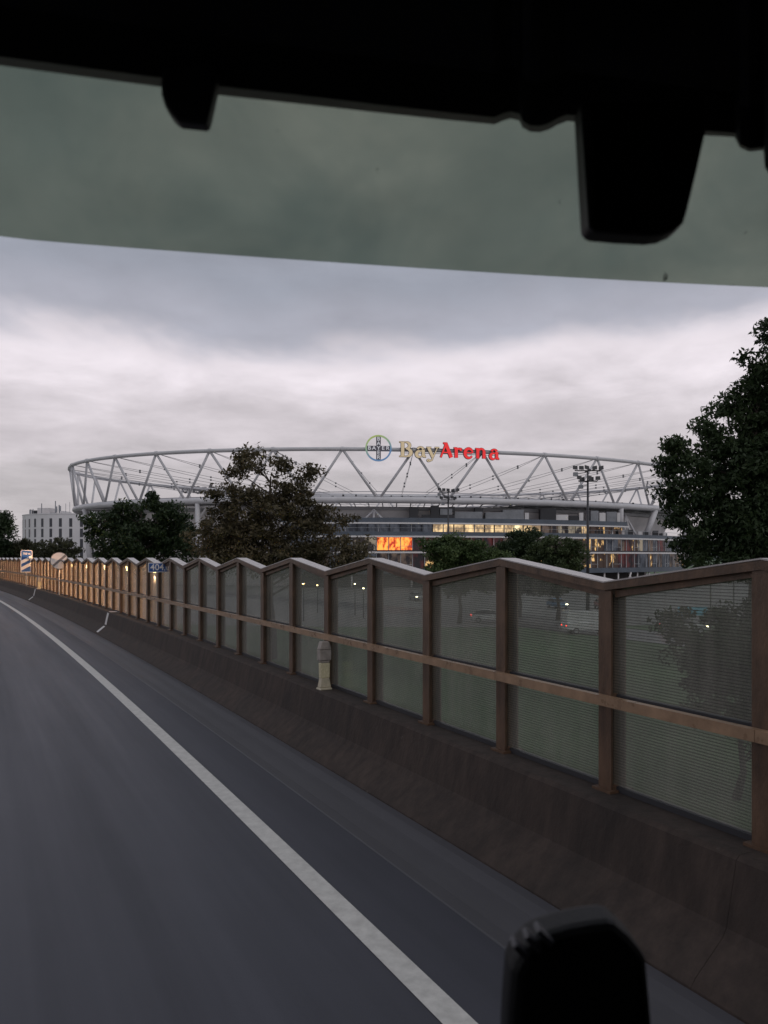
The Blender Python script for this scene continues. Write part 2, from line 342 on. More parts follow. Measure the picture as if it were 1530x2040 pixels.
for i in range(NN):
    t = R(3+10*i); up = st_t(t, 1.0, HU)
    for dt in (-5, 5):
        lo = st_t(t+R(dt), .985, HL)
        e = (lo-up).normalized()
        link('strut', MB().tube([up+e*.3, lo-e*.6], .34, 8).me(), STEEL, stad, smooth=True)
    # collar on the ring node
    c1 = st_t(t-R(.22), 1.0, HU); c2 = st_t(t+R(.22), 1.0, HU)
    link('node_collar', MB().tube([c1, c2], .66, 12).me(), STEEL, stad)
    for h2 in (19.8, 20.7):
        pts = []
        inn = st_t(t, .42, h2)
        for q in range(9):
            u = q/8; p = up.lerp(inn, u); p.z -= 1.2*4*u*(1-u)*.5 if h2 < 20 else .2*4*u*(1-u); pts.append(p)
        cb = link('cable', MB().tube(pts, .06, 5).me(), CABLE, stad)
        if sin(t) < .35:
            for q in (2, 4, 6): link('cable_clamp', MB().box(pts[q]-Vector((.22,.22,.25)), pts[q]+Vector((.22,.22,.2))).me(), CABLE, cb)
    lo = st_t(t+R(5), .985, HL); inn = st_t(t+R(5), .42, 19.4)
    link('roof_girder', MB().tube([lo, lo.lerp(inn, .5)+Vector((0,0,-.3)), inn], .16, 6).me(), STEEL2, stad)
# roof skin: translucent sheet between lower ring and tension ring, standing seam pieces
ROOF = mat('roof_sheet', (.62,.61,.62), .5, var=.1, scale=.2)
for i in range(NN):
    b = MB(); vs = []
    for q in range(5):
        for u in (0, .5, 1): 
            p = st_t(R(3+10*i+.06+q*9.88/4), .975+(.43-.975)*u, HL+.75+(19.3-HL-.75)*u+.5*sin(PI*u)); vs.append(p)
    fs = [(q*3+k, q*3+k+1, q*3+k+4, q*3+k+3) for q in range(4) for k in range(2)]
    link('roof_sheet', MB().add(vs, fs).me(), ROOF, stad, smooth=True)
# walkway lights and fittings along the roof edge over the lower ring
for x in range(560, 1290, 24):
    t = tx(x+random.uniform(-4, 4)); p = st_t(t, .965, HL+1.15)
    link('roof_fitting', MB().box(p-Vector((.15,.15,.4)), p+Vector((random.uniform(.1,.5),.15,random.uniform(-.05,.35)))).me(), DKM, stad)
link('roof_walkway', MB().tube([st_t(R(195+q), .962, HL+1.15) for q in range(0, 130, 2)], .14, 6).me(), STEEL2, stad)
# stand: outer bowl wall, soffit beam, dark stand interior
def wallring(name, t0, t1, sc0, h0, sc1, h1, m, n=60, parent=stad, thick=.012):
    vs = []; fs = []
    for i in range(n+1):
        t = t0+(t1-t0)*i/n; vs += [st_t(t, sc0, h0), st_t(t, sc1, h1), st_t(t, sc1-thick, h1), st_t(t, sc0-thick, h0)]
    for i in range(n):
        for k in range(4): fs.append((i*4+k, i*4+(k+1)%4, (i+1)*4+(k+1)%4, (i+1)*4+k))
    fs += [(3,2,1,0), (n*4, n*4+1, n*4+2, n*4+3)]
    return link(name, MB().add(vs, fs).me(), m, parent)
wallring('bowl_wall', R(168), R(372), .84, -7.75, .925, 12.6, CONC, 100)
wallring('bowl_wall', R(12.05), R(167.95), .84, -7.75, .925, 11.5, CONC, 60)
wallring('bowl_rim', R(190), R(345), .93, 12.7, .935, 13.55, STEEL2, 90, thick=.02)
for x in range(650, 1330, 28):   # rim brackets hanging under the ring, seen against the bright gap
    t = tx(x, sc=.95); link('rim_bracket', MB().tube([st_t(t, .935, 13.5), st_t(t, .95, 14.0), st_t(t, .985, 14.6)], .14, 6).me(), STEEL2, stad)
for k, x in enumerate((560, 742, 1120, 1275)):   # braced frames on the bowl
    t = tx(x); a = st_t(t, .95, 12.6)
    for dt in (-2.0, 0, 2.0): link('brace', MB().tube([a, st_t(t+R(dt), .97, 8.8 if x < 1250 else 5.8)], .3, 8).me(), STEEL, stad)
# columns carrying the ring on the right and left
for x, x2, h2, r in ((1237, 1239, 7.0, .75), (1305, 1288, 5.6, .95), (393, 393, -7.7, .7), (1368, 1372, -7.7, .8), (170, 180, -7.7, .8), (250, 250, -7.7, .7)):
    link('ring_column', MB().tube([st_t(tx(x, sc=.985), .985, HL-.6), st_t(tx(x2, sc=.97), .965, h2)], r, 10).me(), STEEL, stad, smooth=True)
for x0, x1, y in ((345, 440, 1007),):  # white gallery beam left of the central tree
    link('gallery_beam', MB().tube([st_t(tx(x0), .97, 13.6), st_t(tx(x1), .97, 13.4)], .35, 8).me(), WBAND, stad)
link('brace', MB().tube([st_t(tx(393), .965, 13.3), st_t(tx(381), .965, 11.2)], .3, 8).me(), WBAND, stad)

# ---- lounge building: three glazed floors following the oval
def band(name, x0, x1, sc, h0, h1, m, thick=.02, n=70, dz=None):
    return wallring(name, tx(x0), tx(x1), sc, h0, sc, h1, m, n, thick=thick)
XL, XR, XT = 560, 1352, 1246
band('roof_fascia', XL, XT, 1.006, 9.15, 10.35, FASCIA, .06)
band('white_edge', XL, XT+1, 1.011, 8.75, 9.13, WBAND, .06)
band('floor_fascia', XL, XR, 1.006, 5.72, 6.75, FASCIA, .06)
band('white_edge', XL, XR+1, 1.011, 5.28, 5.70, WBAND, .07)
band('floor_fascia', XL, XR, 1.004, 1.62, 1.95, DKM, .06)
band('white_edge', XL, XR+1, 1.011, 1.16, 1.60, WBAND, .07)
band('floor_fascia', XL, XR+4, 1.006, -4.25, -2.9, FASCIA, .10)
band('floor_slab', XL, XT, .998, 10.28, 10.36, GREYM, .12)
band('terrace_slab', XL, XR, .999, 6.70, 6.77, GREYM, .13)
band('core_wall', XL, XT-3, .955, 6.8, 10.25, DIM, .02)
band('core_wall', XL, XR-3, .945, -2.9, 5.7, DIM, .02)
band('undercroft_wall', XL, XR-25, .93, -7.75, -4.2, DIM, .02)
# glass panes: dark reflecting glass in front of furnished rooms, some of them lit
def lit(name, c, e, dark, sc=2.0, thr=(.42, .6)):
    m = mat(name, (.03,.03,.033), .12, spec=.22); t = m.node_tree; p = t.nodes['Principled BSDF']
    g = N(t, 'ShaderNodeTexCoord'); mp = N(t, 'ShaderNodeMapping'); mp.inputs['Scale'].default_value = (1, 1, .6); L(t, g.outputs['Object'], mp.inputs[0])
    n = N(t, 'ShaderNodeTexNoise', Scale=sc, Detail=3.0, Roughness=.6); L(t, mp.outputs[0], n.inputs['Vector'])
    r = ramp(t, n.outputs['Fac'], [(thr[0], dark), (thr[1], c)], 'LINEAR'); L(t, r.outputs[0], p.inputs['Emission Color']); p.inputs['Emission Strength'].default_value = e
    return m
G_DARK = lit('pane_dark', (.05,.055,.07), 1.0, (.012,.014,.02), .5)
G_DIM = lit('pane_dim_room', (.10,.07,.055), 1.0, (.012,.010,.012), .5)
G_MAR = lit('pane_maroon_room', (.065,.014,.014), 1.0, (.010,.008,.010), .5)
G_CREAM = lit('pane_cream_blind', (.24,.20,.15), 1.0, (.02,.016,.016), .5, (.47,.56))
G_YEL = lit('pane_yellow_lit', (.95,.66,.34), 1.25, (.22,.15,.09), .5, (.40, .60))
G_YEL2 = lit('pane_ceiling_light', (1.0,.84,.50), 1.5, (.5,.35,.18), .5, (.36, .6))
G_RED = lit('pane_red_lit', (1.0,.16,.03), 1.6, (.10,.012,.008), .8, (.42, .56))
G_ORG = lit('pane_orange_lit', (1.0,.30,.05), 1.9, (.30,.025,.010), .9, (.40, .56))
G_WARM = lit('pane_warm_lamp', (.9,.55,.22), 1.1, (.03,.018,.014), .6, (.56, .66))
MULL = mat('mullion_alu', (.42,.43,.45), .35)
def pick(fl, x):
    r = random.random()
    if fl == 0:
        if x < 862: return G_DARK
        if x < 1080: return G_YEL2 if r < .35 else G_YEL
        if x < 1170: return G_CREAM if r < .5 else (G_YEL if r < .7 else G_DIM)
        return G_WARM if r < .4 else (G_DIM if r < .8 else G_CREAM)
    if fl == 1:
        if x < 744: return G_DARK if r < .6 else G_CREAM
        if x < 754: return G_MAR
        if x < 828: return G_ORG if r < .5 else G_RED
        if x < 1010: return G_MAR if r < .7 else G_DIM
        if x < 1150: return G_DIM
        if x < 1200: return G_WARM
        return (G_CREAM if r < .2 else G_MAR if r < .35 else G_WARM if r < .5 else G_DIM if r < .75 else G_DARK)
    if x < 830: return G_DARK if r < .5 else G_CREAM if r < .65 else G_DIM
    if 1170 < x < 1215: return G_RED if r < .5 else G_WARM
    if x < 1240: return G_WARM if r < .5 else G_MAR
    return G_MAR if r < .2 else (G_DIM if r < .5 else G_WARM if r < .62 else G_DARK)
tL, tR, tT = tx(XL), tx(XR), tx(XT)
for fl, (h0, h1, t1, step) in enumerate(((6.76, 8.74, tT, 1.55), (1.96, 5.27, tR, 1.7), (-2.89, 1.15, tR, 1.7))):
    n = int(round(math.degrees(t1-tL)/step))
    for i in range(n):
        ta = tL+(t1-tL)*(i+.04)/n; tb = tL+(t1-tL)*(i+.96)/n
        q = st_t((ta+tb)/2, .99, 0); x = CX+F*q.x/q.y
        a0, b0, a1, b1 = st_t(ta, .99, 0), st_t(tb, .99, 0), st_t(ta, .9885, 0), st_t(tb, .9885, 0)
        z0, z1 = CAMH+h0+.03, CAMH+h1-.03
        up = lambda v, z: Vector((v.x, v.y, z))
        link('window_pane', MB().hexa([up(a0, z0), up(b0, z0), up(b1, z0), up(a1, z0)], [up(a0, z1), up(b0, z1), up(b1, z1), up(a1, z1)]).me(), pick(fl, x), stad)
        for tt, w in ((tL+(t1-tL)*i/n, .09),):
            p = st_t(tt, .995 if (i % 2 or fl == 0) else 1.001, 0)
            link('mullion', MB().box((p.x-w, p.y-w, z0), (p.x+w, p.y+w, z1)).me(), MULL if (fl or i % 3 == 0) else DKM, stad)
        if fl and i % 3 == 1:   # transom rail in front of the glass
            pa, pb = st_t(ta, 1.0, h0+1.05), st_t(tb, 1.0, h0+1.05); link('transom', MB().tube([pa, pb], .06, 4).me(), MULL, stad)
# terrace railing, furniture and people-sized clutter
link('terrace_rail', MB().tube([st_t(tL+(tR-tL)*i/60, 1.0, 7.75) for i in range(61)], .05, 5).me(), MULL, stad)
for i in range(24):
    x = random.uniform(1180, 1345); p = st_t(tx(x), .985, 6.78)
    link('terrace_furniture', MB().box((p.x-random.uniform(.3,.9), p.y-.4, p.z), (p.x+random.uniform(.3,.9), p.y+.4, p.z+random.uniform(.7,1.5))).me(), random.choice((DKM, WBAND, GREYM, DKM)), stad)
# roof-top plant on the lounge building
for x0, x1, y0, y1, m in ((815,833,1011,1024,DKM),(840,905,1026,1031,DKM),(858,874,1008,1031,DKM),(876,900,1014,1024,GREYM),(905,960,1020,1032,GREYM),(893,905,1010,1020,DKM),(945,962,1012,1022,DKM),(966,1010,1021,1032,GREYM),(1000,1042,1016,1033,GREYM),(1044,1052,1022,1033,WBAND),(1075,1106,1013,1026,DKM),(1076,1130,1026,1036,WBAND),(1132,1150,1028,1037,DKM),(1152,1160,1022,1037,WBAND),(1175,1190,1018,1034,GREYM),(1192,1204,1022,1040,WBAND),(1206,1226,1020,1040,GREYM),(1227,1233,1022,1040,WBAND)):
    p = st_t(tx((x0+x1)/2), .96, 0); Z = p.y; a = px(x0, y1, Z); b = px(x1, y0, Z); zb = CAMH+10.36
    o = link('rooftop_unit', MB().box((a.x, Z-1.2, min(a.z, zb) if a.z < zb+1.5 else a.z), (b.x, Z+1.2, b.z)).me(), m, stad)
    if a.z >= zb+1.5: link('unit_leg', MB().box(((a.x+b.x)/2-.15, Z-.15, zb), ((a.x+b.x)/2+.15, Z+.15, a.z)).me(), DKM, stad)
for x, lean in ((1173,0),(1205,0),(1233,0),(1250,.6),(1262,-.6),(1271,0),(1294,0),(1306,0),(1346,.3),(700,0),(760,0),(820,0),(880,0),(940,0),(1000,0),(1060,0),(1120,0)):
    t = tx(x); p = st_t(t, .998, -7.78); q = st_t(t, .998, -4.26); q.x += lean*2
    link('column', MB().tube([p, q], .24, 10).me(), WBAND if x in (1173,1233,1294,1346) else CONC, stad, smooth=True)
t = tx(1352); link('end_fin', MB().prism([st_t(t, .995, -7.6)+Vector((.2,0,0)), st_t(t, .995, -4.3)+Vector((2.0,0,0)), st_t(t, .995, 1.1)+Vector((2.6,0,0)), st_t(t, .995, 1.1)+Vector((1.6,0,0)), st_t(t, .995, -4.3)+Vector((.9,0,0))], (0,.5,0)).me(), GREYM, stad)
# ------------------------------------------------------------------ lettering on the ring
def arc(cx, cy, rx, ry, a0, a1, n=10): return [(cx+rx*cos(R(a0+(a1-a0)*i/n)), cy+ry*sin(R(a0+(a1-a0)*i/n))) for i in range(n+1)]
def wl(n, a, m, b): return [a+(m-a)*sin(PI/2*min(1, 2*i/n)) if i <= n/2 else b+(m-b)*sin(PI/2*min(1, 2*(n-i)/n)) for i in range(n+1)]
def glyph(ch):
    """serif letter as strokes: list of (points, half widths); cap height 1"""
    if ch == 'B': return .90, [([(.25,.03),(.25,.97)], .11), ([(.02,.035),(.5,.035)], .035), ([(.02,.965),(.5,.965)], .035),
        (arc(.45,.755,.27,.215,90,-90), wl(10,.035,.10,.035)), (arc(.47,.285,.33,.25,90,-90), wl(10,.035,.12,.035))]
    if ch == 'a': return .74, [([(.55,.50),(.55,.12)], .10), ([(.52,.03),(.74,.03)], .04), ([(.58,.15),(.64,.03)], .07), (arc(.36,.47,.19,.19,20,165), wl(10,.10,.05,.085)),
        (arc(.30,.20,.21,.20,75,285), wl(10,.045,.105,.045)), ([(.34,.395),(.55,.43)], .04), ([(.34,.01),(.55,.12)], .04)]
    if ch == 'y': return .86, [([(.14,.64),(.44,.02)], .10), ([(.74,.64),(.46,.02),(.36,-.18),(.20,-.25)], [.035,.04,.05,.05]), ([(.0,.655),(.34,.655)], .035), ([(.56,.655),(.88,.655)], .035), (arc(.14,-.20,.07,.06,0,330), .04)]
    if ch == 'A': return .98, [([(.44,.98),(.84,.02)], .115), ([(.48,.94),(.12,.02)], .055), ([(.26,.35),(.64,.35)], .04), ([(.28,.965),(.52,.965)], .04)]
    if ch == 'r': return .62, [([(.20,.68),(.20,.02)], .11), ([(.02,.665),(.28,.665)], .04), (arc(.42,.42,.20,.21,150,50), wl(10,.04,.06,.05)), (arc(.52,.57,.05,.05,0,330), .055)]
    if ch == 'e': return .76, [(arc(.38,.34,.27,.31,5,325,16), wl(16,.05,.105,.045)), ([(.16,.37),(.62,.37)], .04)]
    if ch == 'n': return .86, [([(.19,.68),(.19,.02)], .105), ([(.02,.665),(.27,.665)], .04), (arc(.44,.46,.20,.20,160,0), wl(10,.05,.07,.10)), ([(.64,.48),(.64,.02)], .105)]
def stroke(pts, w, off=0):
    pts = [Vector((p[0], p[1])) for p in pts]; w = w if hasattr(w, '__len__') else [w]*len(pts); Lr = []
    for i, p in enumerate(pts):
        d = (pts[min(i+1, len(pts)-1)]-pts[max(i-1, 0)]).normalized(); nn = Vector((-d.y, d.x)); Lr.append((p+nn*(w[i]+off), p-nn*(w[i]+off)))
    return Lr
CREAMF = mat('sign_face_cream', (.65,.55,.38), .5, emit=(1,.74,.42), es=.26)
REDF = mat('sign_face_red', (.55,.02,.02), .45, emit=(1,.04,.045), es=.55)
RETURN = mat('sign_return_dark', (.10,.09,.09), .5)
def letter(ch, p, xa, ya, cap, face, parent, gap=0.):
    """xa: unit vector of reading direction, outward normal = xa x z flipped; p: baseline left corner"""
    z = Vector((0,0,1)); nrm = xa.cross(z)           # outward, towards the reader
    wd, st = glyph(ch); body = MB(); front = MB()
    for kx, (pts, w) in enumerate(st):
        for mb, off, d0, d1 in ((body, .018, -.45, -kx*.004), (front, -.004, .0-kx*.004+.002, .05-kx*.004)):
            Lr = stroke(pts, w, off)
            g = lambda v, d: p+xa*(v.x*cap)+z*(v.y*cap)+nrm*d
            n = len(Lr); b0 = []
            for l, r in Lr: b0 += [g(l, d0), g(r, d0), g(r, d1), g(l, d1)]
            fs = [(i*4+k, i*4+(k+1)%4, (i+1)*4+(k+1)%4, (i+1)*4+k) for i in range(n-1) for k in range(4)]+[(3,2,1,0), (n*4-4, n*4-3, n*4-2, n*4-1)]
            mb.add(b0, fs)
    o = link('letter', body.me(), RETURN, parent)
    fo = bpy.data.objects.new('letter_face', front.me()); COL.objects.link(fo); fo.data.materials.append(face); fo.parent = o
    return o
def ringframe(x, near=True, sc=1.0):
    t = tx(x, near, sc); a = st_t(t, sc, HU); d = (st_t(t+.01, sc, HU)-st_t(t-.01, sc, HU)).normalized()
    return t, a, d
SGN = []
def letters_sign(word, xs, near, label, out):
    base = ringframe(sum(xs)/len(xs), near)[1]
    e = empty('letter_sign', base, label, 'sign'); cap = 3.95
    for k, (ch, x) in enumerate(zip(word, xs)):
        t, a, d = ringframe(x, near, 1.0)
        nrm = d.cross(Vector((0,0,1)))
        wd = glyph(ch)[0]*cap*.93
        p = a+nrm*out-d*(wd/2)+Vector((0,0,-cap*.5))
        letter(ch, p, d, None, cap, CREAMF if k < 3 else REDF, e)
    # back rails that carry the letters on the ring tube
    pts = [ringframe(x, near)[1]+ringframe(x, near)[2].cross(Vector((0,0,1)))*(out-.55) for x in np.linspace(min(xs)-6, max(xs)+6, 7)]
    for dz in (-.9, .35): link('carrier_rail', MB().tube([q+Vector((0,0,dz)) for q in pts], .08, 5).me(), RETURN, e)
    return e
letters_sign('BayArena', [806, 835, 859, 885, 909, 930, 955, 981], True, 'stadium name in cream and red serif letters on the front of the ring', 1.1)
letters_sign('BayArena', [464, 449, 436, 422, 408.5, 397, 385, 370], False, 'dark backs of serif letters on the far side of the ring, left of centre', 1.1)
# roundel with crossed word
def text_mesh(txt, size, depth=.02):
    c = bpy.data.curves.new('t', 'FONT'); c.body = txt; c.size = size; c.extrude = depth; c.align_x = 'CENTER'; c.align_y = 'CENTER'; c.resolution_u = 3; c.offset = size*.012
    o = bpy.data.objects.new('t', c); COL.objects.link(o); bpy.context.view_layer.update()
    me = bpy.data.meshes.new_from_object(o.evaluated_get(bpy.context.evaluated_depsgraph_get())); bpy.data.objects.remove(o); bpy.data.curves.remove(c); return me
t, a, d = ringframe(753); nrm = d.cross(Vector((0,0,1))); RR = 3.4; cc = a+nrm*1.3+Vector((0,0,.15))
rd = empty('round_logo_sign', cc, 'round illuminated logo sign with crossed word left of the letters on the ring', 'sign')
def rp(x, z, o): return cc+d*x+Vector((0,0,z))+nrm*o
gm = bpy.data.materials.new('logo_ring_green_to_blue'); gm.use_nodes = True; tt_ = gm.node_tree; pp = tt_.nodes['Principled BSDF']
g_ = N(tt_, 'ShaderNodeTexCoord'); sp_ = N(tt_, 'ShaderNodeSeparateXYZ'); L(tt_, g_.outputs['Generated'], sp_.inputs[0])
mixv = mth(tt_, 'ADD', mth(tt_, 'MULTIPLY', sp_.outputs['Z'], .7), mth(tt_, 'MULTIPLY', sp_.outputs['X'], -.3)); rr_ = ramp(tt_, mixv, [(.0, (.13,.24,.42)), (.42, (.33,.45,.22)), (.7, (.42,.46,.07))], 'LINEAR')
L(tt_, rr_.outputs[0], pp.inputs['Base Color']); L(tt_, rr_.outputs[0], pp.inputs['Emission Color']); pp.inputs['Emission Strength'].default_value = .45
b = MB(); vs = []; n = 48
for i in range(n):
    an = 2*PI*i/n
    for r_, o_ in ((RR, 0), (RR, -.4), (RR-.42, -.4), (RR-.42, 0)): vs.append(rp(r_*cos(an), r_*sin(an), o_))
b.add(vs, [(i*4+k, i*4+(k+1)%4, ((i+1)%n)*4+(k+1)%4, ((i+1)%n)*4+k) for i in range(n) for k in range(4)])
link('logo_ring', b.me(), gm, rd)
BARM = mat('logo_bar_dark', (.15,.14,.17), .5)
def pbox(x0, x1, z0, z1, o0, o1):
    return MB().hexa([rp(x0,z0,o0), rp(x1,z0,o0), rp(x1,z0,o1), rp(x0,z0,o1)], [rp(x0,z1,o0), rp(x1,z1,o0), rp(x1,z1,o1), rp(x0,z1,o1)]).me()
link('logo_bar', pbox(-.60, .60, -RR+.40, RR-.40, -.30, -.06), BARM, rd)
link('logo_bar', pbox(-RR+.40, RR-.40, -.60, .60, -.31, -.07), BARM, rd)
LWH = mat('logo_letter_white', (.75,.74,.75), .5, emit=(.9,.9,1), es=.25)
rotm = Matrix((d, Vector((0,0,1)), nrm)).transposed()
for k, ch in enumerate('BAYER'):
    for x_, z_ in ([(-2.36+k*1.18, 0)] + ([(0, 2.36-k*1.18)] if k != 2 else [])):
        me = text_mesh(ch, 1.32, .05)
        sx = 1.12
        for v in me.vertices: c_ = rotm @ Vector((v.co.x*sx, v.co.y, v.co.z)); v.co = rp(x_, z_-.02, .0)+c_
        link('logo_letter', me, LWH, rd)
for z_ in (-1.6, 1.6): link('carrier_bar', MB().tube([rp(0, z_, -.36), cc-nrm*1.3+Vector((0,0,-.15))], .1, 6).me(), RETURN, rd)

# ------------------------------------------------------------------ drum-shaped white hotel at the far left
HC = Vector((-125.6, 330, GZ)); HR = 25.2; HT = CAMH+17.2
hot = empty('white_office_building', HC, 'white curved multi-storey building with narrow windows and rooftop antennas at far left', 'building')
b = MB(); n = 72; vs = []
for i in range(n):
    a = 2*PI*i/n; vs += [HC+Vector((HR*cos(a), HR*sin(a), 0)), Vector((HC.x+HR*cos(a), HC.y+HR*sin(a), HT))]
b.add(vs, [(2*i, 2*((i+1)%n), 2*((i+1)%n)+1, 2*i+1) for i in range(n)]+[tuple(2*i+1 for i in range(n))])
link('wall', b.me(), WHITEB, hot)
b = MB(); vs = []
for i in range(n):
    a = 2*PI*i/n
    for r_, z_ in ((HR+.12, HT-.1), (HR+.12, HT+.25), (HR-.4, HT+.25), (HR-.4, HT-.1)): vs.append(Vector((HC.x+r_*cos(a), HC.y+r_*sin(a), z_)))
b.add(vs, [(i*4+k, i*4+(k+1)%4, ((i+1)%n)*4+(k+1)%4, ((i+1)%n)*4+k) for i in range(n) for k in range(4)])
link('parapet', b.me(), WHITEB, hot)
for fl in range(5):
    for i in range(14):
        a = PI*1.03+R(9.1)*i; z1 = HT-1.75-fl*4.05; z0 = z1-3.35
        c_ = Vector((cos(a), sin(a), 0)); e_ = Vector((-sin(a), cos(a), 0))
        q = lambda w, r_, z: Vector((HC.x, HC.y, 0))+c_*(HR+r_)+e_*w+Vector((0,0,z))
        f_ = link('window', MB().hexa([q(-.58,-.2,z0), q(.58,-.2,z0), q(.58,.03,z0), q(-.58,.03,z0)], [q(-.58,-.2,z1), q(.58,-.2,z1), q(.58,.03,z1), q(-.58,.03,z1)]).me(), HGLASS, hot)
        link('window_sill', MB().hexa([q(-.7,-.2,z0-.22), q(.7,-.2,z0-.22), q(.7,.1,z0-.22), q(-.7,.1,z0-.22)], [q(-.7,-.2,z0-.02), q(.7,-.2,z0-.02), q(.7,.1,z0-.02), q(-.7,.1,z0-.02)]).me(), WHITEB, hot)
for x0, x1, y0, y1, m in ((72,83,1018,1031,DKM),(83,107,1013,1029,CONC),(107,117,1023,1029,GREYM),(126,135,1019,1025,WBAND),(138,172,1024,1029,GREYM)):
    Z = 322; a = px(x0, y1, Z); c_ = px(x1, y0, Z); link('roof_plant', MB().box((a.x, Z-4, HT), (c_.x, Z+4, c_.z)).me(), m, hot)
for x, y0, w in ((60.5,1015,.28),(66,1014,.14),(83,1003,.18),(110.5,998,.2),(118,1006,.25),(131,1003,.09),(139,1000,.09)):
    Z = 316; a = px(x, y0, Z); link('antenna', MB().tube([(a.x, Z, HT), (a.x, Z, a.z)], w, 6).me(), GREYM, hot)
for x, y0, y1 in ((112,1009,1020),(119.5,1008,1018),(60.5,1016,1024)):
    Z = 315.6; a = px(x, y1, Z); c_ = px(x, y0, Z); link('antenna_panel', MB().box((a.x-.3, Z-.3, a.z), (a.x+.45, Z, c_.z)).me(), GREYM, hot)
for z_ in (1016, 1025): 
    a = px(60.5, z_, 316); c_ = px(66, z_, 316); link('antenna_bar', MB().tube([a, c_], .1, 5).me(), GREYM, hot)

# ------------------------------------------------------------------ floodlight masts
def mast(x, ytop, Z, label):
    top = px(x, ytop, Z); e = empty('floodlight_mast', (top.x, Z, GZ), label, 'floodlight', 'floodlight masts')
    H = top.z
    link('mast', MB().tube([(top.x, Z, GZ), (top.x, Z, (GZ+H)/2), (top.x, Z, H)], [.28, .2, .13], 10).me(), DKM, e, smooth=True)
    link('base_plate', MB().box((top.x-.4, Z-.4, GZ), (top.x+.4, Z+.4, GZ+.12)).me(), DKM, e)
    for lv, (dz, wd) in enumerate(((-.55, 1.3), (.95, 1.75))):
        link('cross_frame', MB().box((top.x-wd, Z-.08, H+dz-.07), (top.x+wd, Z+.08, H+dz+.07)).me(), DKM, e)
        link('cross_frame', MB().box((top.x-.08, Z-wd*.8, H+dz-.071), (top.x+.08, Z+wd*.8, H+dz+.069)).me(), DKM, e)
        for k in range(5):
            xx = top.x-wd+2*wd*k/4; yy = Z+random.uniform(-.7, .7); r_ = random.uniform(-.2, .2)
            link('bracket', MB().box((xx-.05, min(yy, Z)-.05, H+dz), (xx+.05, max(yy, Z)+.05, H+dz+.1)).me(), DKM, e)
            z0 = H+dz+.08; c_ = Vector((xx, yy, z0+.3))
            link('flood_lamp', MB().hexa([c_+Vector(v) for v in ((-.32,-.28,-.26+r_),(.32,-.28,-.26),(.26,.2,-.2),(-.26,.2,-.2+r_))], [c_+Vector(v) for v in ((-.32,-.12,.3+r_),(.32,-.12,.3),(.26,.26,.16),(-.26,.26,.16+r_))]).me(), DKM, e)
    link('lattice_riser', MB().tube([(top.x, Z, H-.1), (top.x, Z, H+1.0)], .12, 6).me(), DKM, e)
    for sx, zz in ((-1, -1.35), (-1.75, .45)):
        xx = top.x+sx; link('spot_box', MB().box((xx-.3, Z-.3, H+zz-.25), (xx+.3, Z+.2, H+zz+.25)).me(), GREYM, e); link('bracket', MB().tube([(xx, Z, H+zz), (top.x, Z, H+zz+.3)], .05, 5).me(), DKM, e)
mast(1171, 951, 110, 'tall dark floodlight mast in front of the right end of the stadium')
mast(893, 990, 148, 'dark floodlight mast in front of the lit upper stadium windows')

